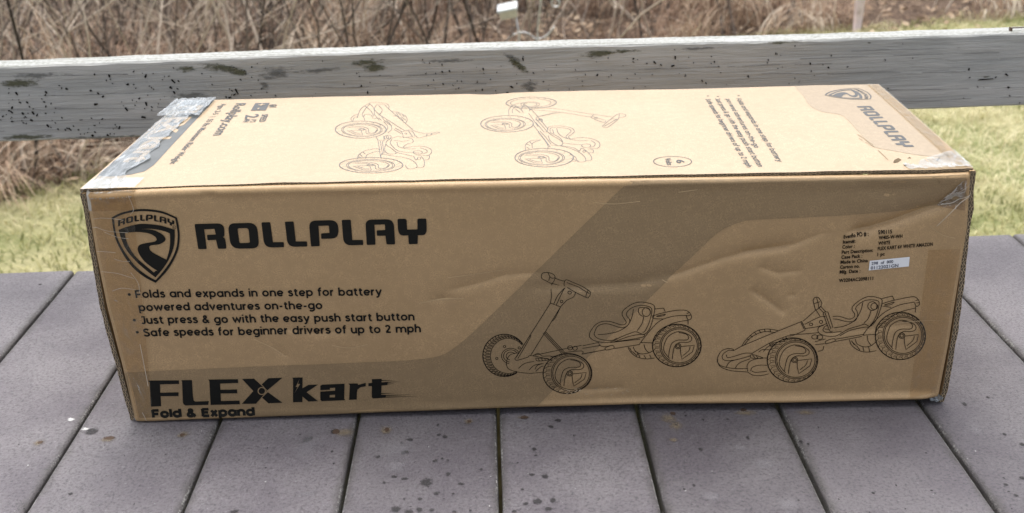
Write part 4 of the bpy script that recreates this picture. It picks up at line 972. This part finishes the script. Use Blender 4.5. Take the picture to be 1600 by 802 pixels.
def wad(c, rx, ry, rz, seed, parent=box):
    v = []; f = []; n, m = 26, 16
    for j in range(m+1):
        for i in range(n):
            a, b = 2*pi*i/n, pi*j/m-pi/2; d = Vector((cos(a)*cos(b), sin(a)*cos(b), sin(b)))
            k = 1+.45*noise.noise(d*2.2+Vector((seed, 0, 0)))+.25*noise.noise(d*6+Vector((0, seed, 0)))
            v.append(tuple(c+Vector((d.x*rx, d.y*ry, d.z*rz))*k))
    for j in range(m):
        for i in range(n): f.append((j*n+i, j*n+(i+1) % n, (j+1)*n+(i+1) % n, (j+1)*n+i))
    me = bpy.data.meshes.new('packing_tape'); me.from_pydata(v, [], f); me.update(); return link('packing_tape', me, M_tape_crumple, parent, True)
p = front((222, 655)); wad(Vector((p.x, .002, p.y+.001)), .010, .004, .004, 3)
p = front((1466, 624)); wad(Vector((p.x-.002, .003, p.y)), .006, .004, .0035, 7)
M_scrape = plain('scraped_liner', (.50, .37, .22), .8, .2)
# scratches and folds in the tape
Zs = zmap(4.0, 120, 280, front)
for s in [[(105,245),(150,238),(220,240),(300,250)],[(120,292),(200,318),(325,328)],[(180,325),(260,355),(330,365)],[(130,445),(190,446),(250,452)],[(160,570),(260,580),(365,612)],[(230,690),(290,672),(375,682)],[(240,490),(290,504),(340,505)],[(330,95),(350,150),(360,190),(340,215)],[(345,575),(390,640),(400,700)],[(100,300),(130,296)]]:
    pts = [Zs(q) for q in cr(s, 6)]; pr = Print(); pr.ribbon(pts, .00036); pr.build('tape_scratch', M_scratch, fpos, .0022, front_panel)
for s in [[(221,535),(228,570),(234,600)],[(1462,352),(1490,326),(1518,302)],[(1484,316),(1500,300),(1518,284)],[(1472,322),(1490,318),(1505,310),(1514,304)],[(225,640),(232,652)]]:
    pts = [front(q) for q in cr(s, 6)]; pr = Print(); pr.ribbon(pts, .0005); pr.build('tape_scratch', M_scratch, fpos, .0030, front_panel)
pr = Print(); rs = random.Random(4)
for k in range(26):
    x = 880+rs.random()*100; y = 607+rs.random()*12-(x-880)*.02; a = rs.uniform(-.6, .6); l = rs.uniform(2, 6)
    pr.ribbon([front((x, y)), front((x+l*cos(a)*.5, y+l*.5*sin(a)+rs.uniform(-1, 1))), front((x+l*cos(a), y+l*sin(a)))], rs.uniform(.0003, .0008))
pr.build('liner_scuff', plain('scuffed_liner', (.46, .36, .24), .8, .2), fpos, LIFT*2, front_panel)
for pts in [[(700,432),(740,427),(790,420)],[(655,472),(690,466),(725,464)],[(520,537),(545,541),(575,536)],[(1030,432),(1036,437),(1043,440)],[(398,528),(425,541),(448,556)],[(1400,505),(1450,500),(1490,502)],[(1452,352),(1470,366),(1492,372)],[(930,316),(960,318),(1000,314)],[(1060,300),(1090,296)]]:
    pr = Print(); pr.ribbon([front(q) for q in cr(pts, 5)], .0006); pr.build('liner_scrape', M_scrape, fpos, LIFT*2.2, front_panel)
# torn liner flakes on the top right corner
pr = Print()
for s in [[(1398,246),(1404,243),(1410,245),(1404,249),(1396,250)],[(1418,243),(1422,241),(1430,247),(1434,254),(1428,253),(1424,249)],[(1412,254),(1419,251),(1417,255)],[(1463,246),(1470,242),(1466,248)]]:
    pr.poly([[top(p) for p in s]])
pr.build('torn_flake', plain('torn_liner', (.12, .09, .06), .9, .1), tpos, .0009, top_panel)
pr = Print()
for s in [[(1340,210),(1350,216),(1356,221),(1364,226)],[(1352,222),(1360,226),(1366,229)],[(1372,234),(1380,240),(1388,246)],[(1342,216),(1348,219)]]:
    pr.ribbon([top(p) for p in cr(s, 4)], .0007)
pr.build('liner_scratch', plain('scratch_mark', (.28, .22, .15), .9, .1), tpos, .0006, top_panel)

# ================================================================ GROUND AND VEGETATION
GZ = -0.70
def gz(x, y): return GZ + .03*noise.noise(Vector((x*.7, y*.7, 3))) + max(0, (y-6.5))*.06*sstep(6.5, 12, y) 
def border(x):        # where the lawn stops and the thicket begins
    return lerp_tab([(-6, .2), (-2.0, 2.15), (-1.5, 2.58), (-1.2, 2.72), (-.4, 3.35), (.6, 4.3), (1.7, 4.78), (3.2, 5.15), (6, 6.0)], x) + .10*noise.noise(Vector((x*2.3, 0, 5)))
def ground_mat():
    m, nt, b = nodemat('lawn_soil'); co = objco(nt)
    a = noi(nt, co, 2.2, 4, .6); f = noi(nt, co, 45, 4, .7)
    col = mix(nt, mrange(nt, a, .35, .65), (.16, .19, .07), (.36, .34, .19))
    col = mix(nt, mrange(nt, f, .4, .7, 0, .6), col, (.42, .38, .22))
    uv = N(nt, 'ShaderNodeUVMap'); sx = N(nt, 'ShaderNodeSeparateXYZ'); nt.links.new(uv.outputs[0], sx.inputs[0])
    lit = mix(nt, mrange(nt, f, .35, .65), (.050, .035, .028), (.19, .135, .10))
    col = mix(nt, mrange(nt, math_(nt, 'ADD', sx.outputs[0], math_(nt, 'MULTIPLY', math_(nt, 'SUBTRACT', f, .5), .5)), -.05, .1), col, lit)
    nt.links.new(col, b.inputs['Base Color']); b.inputs['Roughness'].default_value = .95; b.inputs['Specular IOR Level'].default_value = .1
    bump(nt, f, b, .8, .03)
    return m
v = []; f = []; uvs = []
gx = [-60, -30, -15, -9] + [-6+i*.2 for i in range(71)] + [11, 18, 35, 60]; gy = [-40, -15, -6, -3] + [-1+i*.2 for i in range(66)] + [15, 22, 40, 80]
for y in gy:
    for x in gx: v.append((x, y, gz(x, y))); uvs.append(y-border(x))
W_ = len(gx)
for j in range(len(gy)-1):
    for i in range(W_-1): f.append((j*W_+i, j*W_+i+1, (j+1)*W_+i+1, (j+1)*W_+i))
me = bpy.data.meshes.new('lawn'); me.from_pydata(v, [], f); me.update()
ul = me.uv_layers.new(name='UVMap')
for lp in me.loops: ul.data[lp.index].uv = (uvs[lp.vertex_index], 0)
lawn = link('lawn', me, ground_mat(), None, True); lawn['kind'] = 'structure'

def tint_mat(name, *stops, rough=.8, trans=.0):
    m, nt, b = nodemat(name); at = N(nt, 'ShaderNodeAttribute'); at.attribute_name = 'tint'
    c = ramp(nt, at.outputs['Fac'], *stops); nt.links.new(c, b.inputs['Base Color'])
    b.inputs['Roughness'].default_value = rough; b.inputs['Specular IOR Level'].default_value = .2
    if trans:
        out = nt.nodes['Material Output']; t = N(nt, 'ShaderNodeBsdfTranslucent'); nt.links.new(c, t.inputs[0])
        mx = N(nt, 'ShaderNodeMixShader'); mx.inputs[0].default_value = trans
        nt.links.new(b.outputs[0], mx.inputs[1]); nt.links.new(t.outputs[0], mx.inputs[2]); nt.links.new(mx.outputs[0], out.inputs[0])
    return m
M_grass = tint_mat('grass_blades', (0, (.13, .15, .05)), (.35, (.31, .31, .13)), (.6, (.50, .455, .25)), (1, (.70, .65, .44)), trans=.35)
M_straw = tint_mat('dead_grass', (0, (.095, .058, .044)), (.4, (.33, .22, .158)), (.75, (.52, .40, .295)), (1, (.78, .70, .58)), trans=.25)
M_twig = tint_mat('bare_twigs', (0, (.045, .036, .032)), (.5, (.20, .16, .135)), (1, (.55, .47, .39)))
M_leaf = tint_mat('leaf_litter', (0, (.12, .08, .05)), (.5, (.30, .21, .14)), (1, (.50, .40, .29)), trans=.15)
rg = random.Random(5)
def visible(x, y, z, pad=60):
    d = Vector((x, y, z))-CAM; zz = d.dot(_f)
    if zz < .2: return False
    px, py = 800+FPX*d.dot(_r)/zz, 401-FPX*d.dot(_u)/zz
    return -pad < px < 1600+pad and -pad*3 < py < 802
def ribbon3(mb, pts, w, side, c):
    n = len(pts)
    for i in range(n-1):
        w0 = w*(1-.75*i/(n-1)); w1 = w*(1-.75*(i+1)/(n-1))
        mb.quad([pts[i]-side*w0, pts[i]+side*w0, pts[i+1]+side*w1, pts[i+1]-side*w1], 0, None, c)
# lawn blades
mb = MB(); cnt = 0
while cnt < 42000:
    x = rg.uniform(-2.6, 4.2); y = rg.uniform(.45, 5.4)
    if y > border(x)+.15 or not visible(x, y, GZ, 200): continue
    pt = noise.noise(Vector((x*1.6, y*1.6, 7)))*.45 + noise.noise(Vector((x*7, y*7, 2)))*.5 + noise.noise(Vector((x*18, y*18, 5)))*.35
    if rg.random() < -.25-pt: continue
    c = min(1, max(0, .55+pt*1.3+rg.gauss(0, .2)))
    h = rg.uniform(.012, .034)*(1+1.1*max(0, noise.noise(Vector((x*7, y*7, 9))))); a = rg.uniform(0, 2*pi); ln = Vector((cos(a), sin(a), 0)); lean = rg.uniform(.5, 2.4)*h
    p0 = Vector((x, y, gz(x, y))); p1 = p0+ln*lean*.4+Vector((0, 0, h*.75)); p2 = p0+ln*lean+Vector((0, 0, h*.85))
    s = Vector((-ln.y, ln.x, 0)); ribbon3(mb, [p0, p1, p2], rg.uniform(.0014, .0028), s, c); cnt += 1
tag(mb.build('grass', M_grass), 'short winter lawn grass, green mixed with straw', 'grass', kind='stuff')
# arching dead grass of the thicket, growing in tufts that lean together
mb = MB(); cnt = 0
while cnt < 13500:
    cx = rg.uniform(-4.2, 5.6); cy = rg.uniform(1.5, 9.5); db = cy-border(cx)
    if db < 0 or rg.random() > exp(-db*.25) or not visible(cx, cy, GZ+.3, 260): continue
    dens = noise.noise(Vector((cx*.9, cy*.9, 1))) + .6*noise.noise(Vector((cx*3, cy*3, 4)))
    if rg.random() > .6+dens*1.3: continue
    right = sstep(1.4, 3.2, cx); tall = sstep(0, .8, db)
    ta = rg.uniform(0, 2*pi); ct = .36+.45*dens+rg.gauss(0, .2)+.18*right; th_ = (rg.uniform(.15, .42)+tall*rg.uniform(0, .55)*(rg.random()**.7))*(1-.45*right)
    fall = rg.uniform(.3, 1.9)
    for _ in range(rg.randint(8, 30)):
        x = cx+rg.gauss(0, .05); y = cy+rg.gauss(0, .05)
        if y < border(x): continue
        a = ta+rg.gauss(0, .75); dr = Vector((cos(a), sin(a), 0)); h = th_*rg.uniform(.55, 1.15); arch = fall*h*rg.uniform(.6, 1.3)
        p0 = Vector((x, y, gz(x, y))); pts = []
        for k in range(6):
            t = k/5; pts.append(p0+dr*(arch*t**1.8)+Vector((0, 0, h*(t-.42*t**3*min(1.6, arch/h)))) + Vector((rg.gauss(0, .006), rg.gauss(0, .006), 0)))
        ribbon3(mb, pts, rg.uniform(.0014, .0040), Vector((-dr.y, dr.x, 0)), min(1, max(0, ct+rg.gauss(0, .16)))); cnt += 1
tag(mb.build('dead_grass', M_straw), 'tangled tan dead grass filling the thicket behind the railing', 'dead grass', kind='stuff')
# brush of bare twigs
mb = MB()
def twig(mb, p, d, L, r, c, depth):
    n = 5; pts = [p]; q = p.copy(); dd = d.copy(); rad = [r]
    for k in range(n):
        dd = (dd+Vector((rg.gauss(0, .16), rg.gauss(0, .16), rg.gauss(0, .10)))).normalized(); q = q+dd*(L/n); pts.append(q.copy()); rad.append(r*(1-.7*(k+1)/n))
    mb.tube(pts, rad, 4 if depth else 5, 0, c)
    if depth < 2:
        for _ in range(rg.randint(2, 4)):
            k = rg.randint(1, n-1); nd = (dd*.6+Vector((rg.gauss(0, .6), rg.gauss(0, .6), rg.uniform(0, .7)))).normalized()
            twig(mb, pts[k], nd, L*rg.uniform(.35, .65), rad[k]*.65, min(1, c+.08), depth+1)
cnt = 0
while cnt < 1250:
    x = rg.uniform(-4.0, 3.8); y = rg.uniform(1.6, 8.5); db = y-border(x)
    if db < .05 or not visible(x, y, GZ+.3, 200): continue
    if rg.random() > .25+.75*sstep(1.6, -.4, x): continue
    lean = Vector((rg.gauss(.1, .35), rg.gauss(-.05, .3), 1)).normalized()
    twig(mb, Vector((x, y, gz(x, y)-.02)), lean, rg.uniform(.5, 1.5), rg.choice([.002, .003, .004, .0055, .0075]), rg.choice([.02, .05, .1, .2, .4, .75, .95, 1.0])+rg.uniform(-.05, .05), 0); cnt += 1
tag(mb.build('brushwood', M_twig, None, True), 'dense tangle of thin bare twigs in the thicket', 'brush', kind='stuff')
# fallen leaves at the thicket's foot
mb = MB(); cnt = 0
while cnt < 9000:
    x = rg.uniform(-4.0, 4.5); y = rg.uniform(.8, 8.5); db = y-border(x)
    if (db < -.25 and rg.random() < .985) or (db < 0 and rg.random() < .85) or not visible(x, y, GZ, 160): continue
    p = Vector((x, y, gz(x, y)+rg.uniform(.005, .05))); a = rg.uniform(0, 6.28); u = Vector((cos(a), sin(a), rg.uniform(-.5, .5)))*rg.uniform(.012, .03); w = Vector((-sin(a), cos(a), rg.uniform(-.5, .5)))*rg.uniform(.008, .02)
    mb.quad([p-u, p-w*.9, p+u, p+w], 0, None, min(1, max(0, rg.gauss(.5, .25)))); cnt += 1
tag(mb.build('leaf_litter', M_leaf), 'brown fallen leaves and litter under the bare brush', 'leaf litter', kind='stuff')

# individual saplings
def sapling(px, py, hgt, r, lean, label, tone, seed, nb=9):
    X = on_z((px, py), GZ); t = empty('bare_sapling', (X.x, X.y, gz(X.x, X.y)))
    tag(t, label, 'sapling', 'bare saplings in the thicket'); rs = random.Random(seed)
    p = t.location.copy(); d = Vector(lean).normalized(); pts = [p-Vector((0, 0, .03))]; rad = [r]; n = 10
    for k in range(n):
        d = (d+Vector((rs.gauss(0, .05), rs.gauss(0, .05), rs.gauss(0, .02)))).normalized(); p = p+d*hgt/n; pts.append(p.copy()); rad.append(r*(1-.6*(k+1)/n))
    mb = MB(); mb.tube(pts, rad, 8, 0, tone); mb.build('trunk', M_twig, t, True)
    mb = MB(); global rg; keep = rg; rg = rs
    for _ in range(nb):
        k = rs.randint(2, n-1); nd = (d*.7+Vector((rs.gauss(0, .7), rs.gauss(0, .5), rs.uniform(.1, .5)))).normalized(); twig(mb, pts[k], nd, hgt*rs.uniform(.2, .4), rad[k]*.5, tone+.1, 1)
    rg = keep; mb.build('branch', M_twig, t, True)
for a in [(322, 78, 1.5, .010, (-.05, 0, 1), 'dark slender bare sapling left of the thick one, rising above the left of the railing', .05, 1),
          (500, 78, 1.7, .017, (.02, 0, 1), 'thickest dark bare sapling, standing upright behind the left half of the railing', .18, 2),
          (12, 60, 1.5, .014, (-.08, 0, 1), 'dark bare sapling at the far left edge of the thicket', .12, 3),
          (730, 70, 1.4, .009, (-.35, 0, 1), 'dark bare sapling leaning left, just left of the white-topped stake box', .1, 4),
          (560, 78, 1.3, .008, (.35, .1, 1), 'thin bare sapling leaning right beside the thickest sapling', .2, 5),
          (415, 85, 1.2, .008, (.45, 0, 1), 'thin bare sapling leaning right between two dark upright saplings', .15, 6),
          (1150, 52, 1.2, .010, (-.3, .1, 1), 'grey-brown bare sapling leaning left, left of the pale pink post', .4, 8)]:
    sapling(*a)

# pale things standing behind the railing
M_metal = plain('pale_metal', (.62, .63, .65), .35, .5, .1, 80, .6)
M_pink = plain('pink_white_plastic', (.74, .62, .62), .5, .4, .12, 25)
M_cream = plain('cream_plastic', (.55, .52, .45), .5, .4, .08)
M_slab = plain('white_plastic', (.55, .58, .60), .4, .4, .03)
def at_depth(p, Y): d = ray(*p); t = (Y-CAM.y)/d.y; return CAM+d*t
YH = 4.15
hook = empty('garden_hook', tuple(at_depth((837, 70), YH))); hook.location.z = gz(hook.location.x, YH)
tag(hook, 'thin pale metal garden hook pole with curved step and curled tip behind the railing', 'garden hook')
mb = MB(); base = hook.location.copy(); mid = at_depth((845, 0), YH); tipc = at_depth((868, 5), YH)
toppt = mid+Vector((.01, 0, .30))
arcp = [toppt+Vector((.030-.030*cos(t), 0, .03*sin(t)*1.3)) for t in [pi*k/8 for k in range(1, 9)]]
mb.tube([base-Vector((0, 0, .05)), at_depth((840, 45), YH), mid, toppt] + arcp + [Vector((tipc.x-.005, YH, tipc.z+.06))], .0045, 7); mb.build('pole', M_metal, hook, True)
mb = MB(); mb.tube([tipc+Vector((.020*cos(t), 0, .018*sin(t))) for t in [radians(130+300*k/14) for k in range(15)]], .004, 6); mb.build('curled_tip', M_metal, hook, True)
mb = MB(); mb.tube([at_depth(q, YH) for q in cr([(788,70),(797,58),(812,51),(826,53),(838,61),(850,58),(858,52),(866,42)], 4)], .0042, 6); mb.build('step_prong', M_metal, hook, True)
fd = empty('stake_box', tuple(at_depth((812, 74), YH-.1))); fd.location.z = gz(fd.location.x, YH-.1)
tag(fd, 'small tilted box with white slab top on a thin pale stake behind the railing', 'stake box')
mb = MB(); mb.tube([fd.location-Vector((0, 0, .05)), at_depth((811, 55), YH-.1), at_depth((804, 16), YH-.1)], .0045, 7); mb.build('stake', M_metal, fd, True)
c = at_depth((793, 13), YH-.1); tx = Vector((.985, 0, .17)); ty = Vector((0, .99, .14)); tz = tx.cross(ty)
mb = MB(); mb.box((-.047, -.05, .0), (.047, .05, .010), 0, tx, ty, tz, c); mb.build('slab_top', M_slab, fd)
mb = MB(); mb.box((-.038, -.046, -.035), (.040, .046, -.0005), 0, tx, ty, tz, c); mb.build('body', M_cream, fd)
X = on_z((1338, 50), GZ)
pt = tag(empty('pale_post', (X.x, X.y, gz(X.x, X.y))), 'pale pinkish white round post standing at the edge of the dead grass', 'post')
mb = MB(); r_ = 6.6/FPX*(X-CAM).length
mb.tube([pt.location+Vector((.004*sin(k), 0, -.05+.16*k)) for k in range(9)], [r_*(.72 if k == 0 else 1+.04*sin(k*2.1)) for k in range(9)], 14); mb.build('shaft', M_pink, pt, True)
mb = MB(); mb.tube([pt.location+Vector((0, 0, 1.231)), pt.location+Vector((0, 0, 1.25))], r_*1.15, 14); mb.build('cap', M_pink, pt, True)
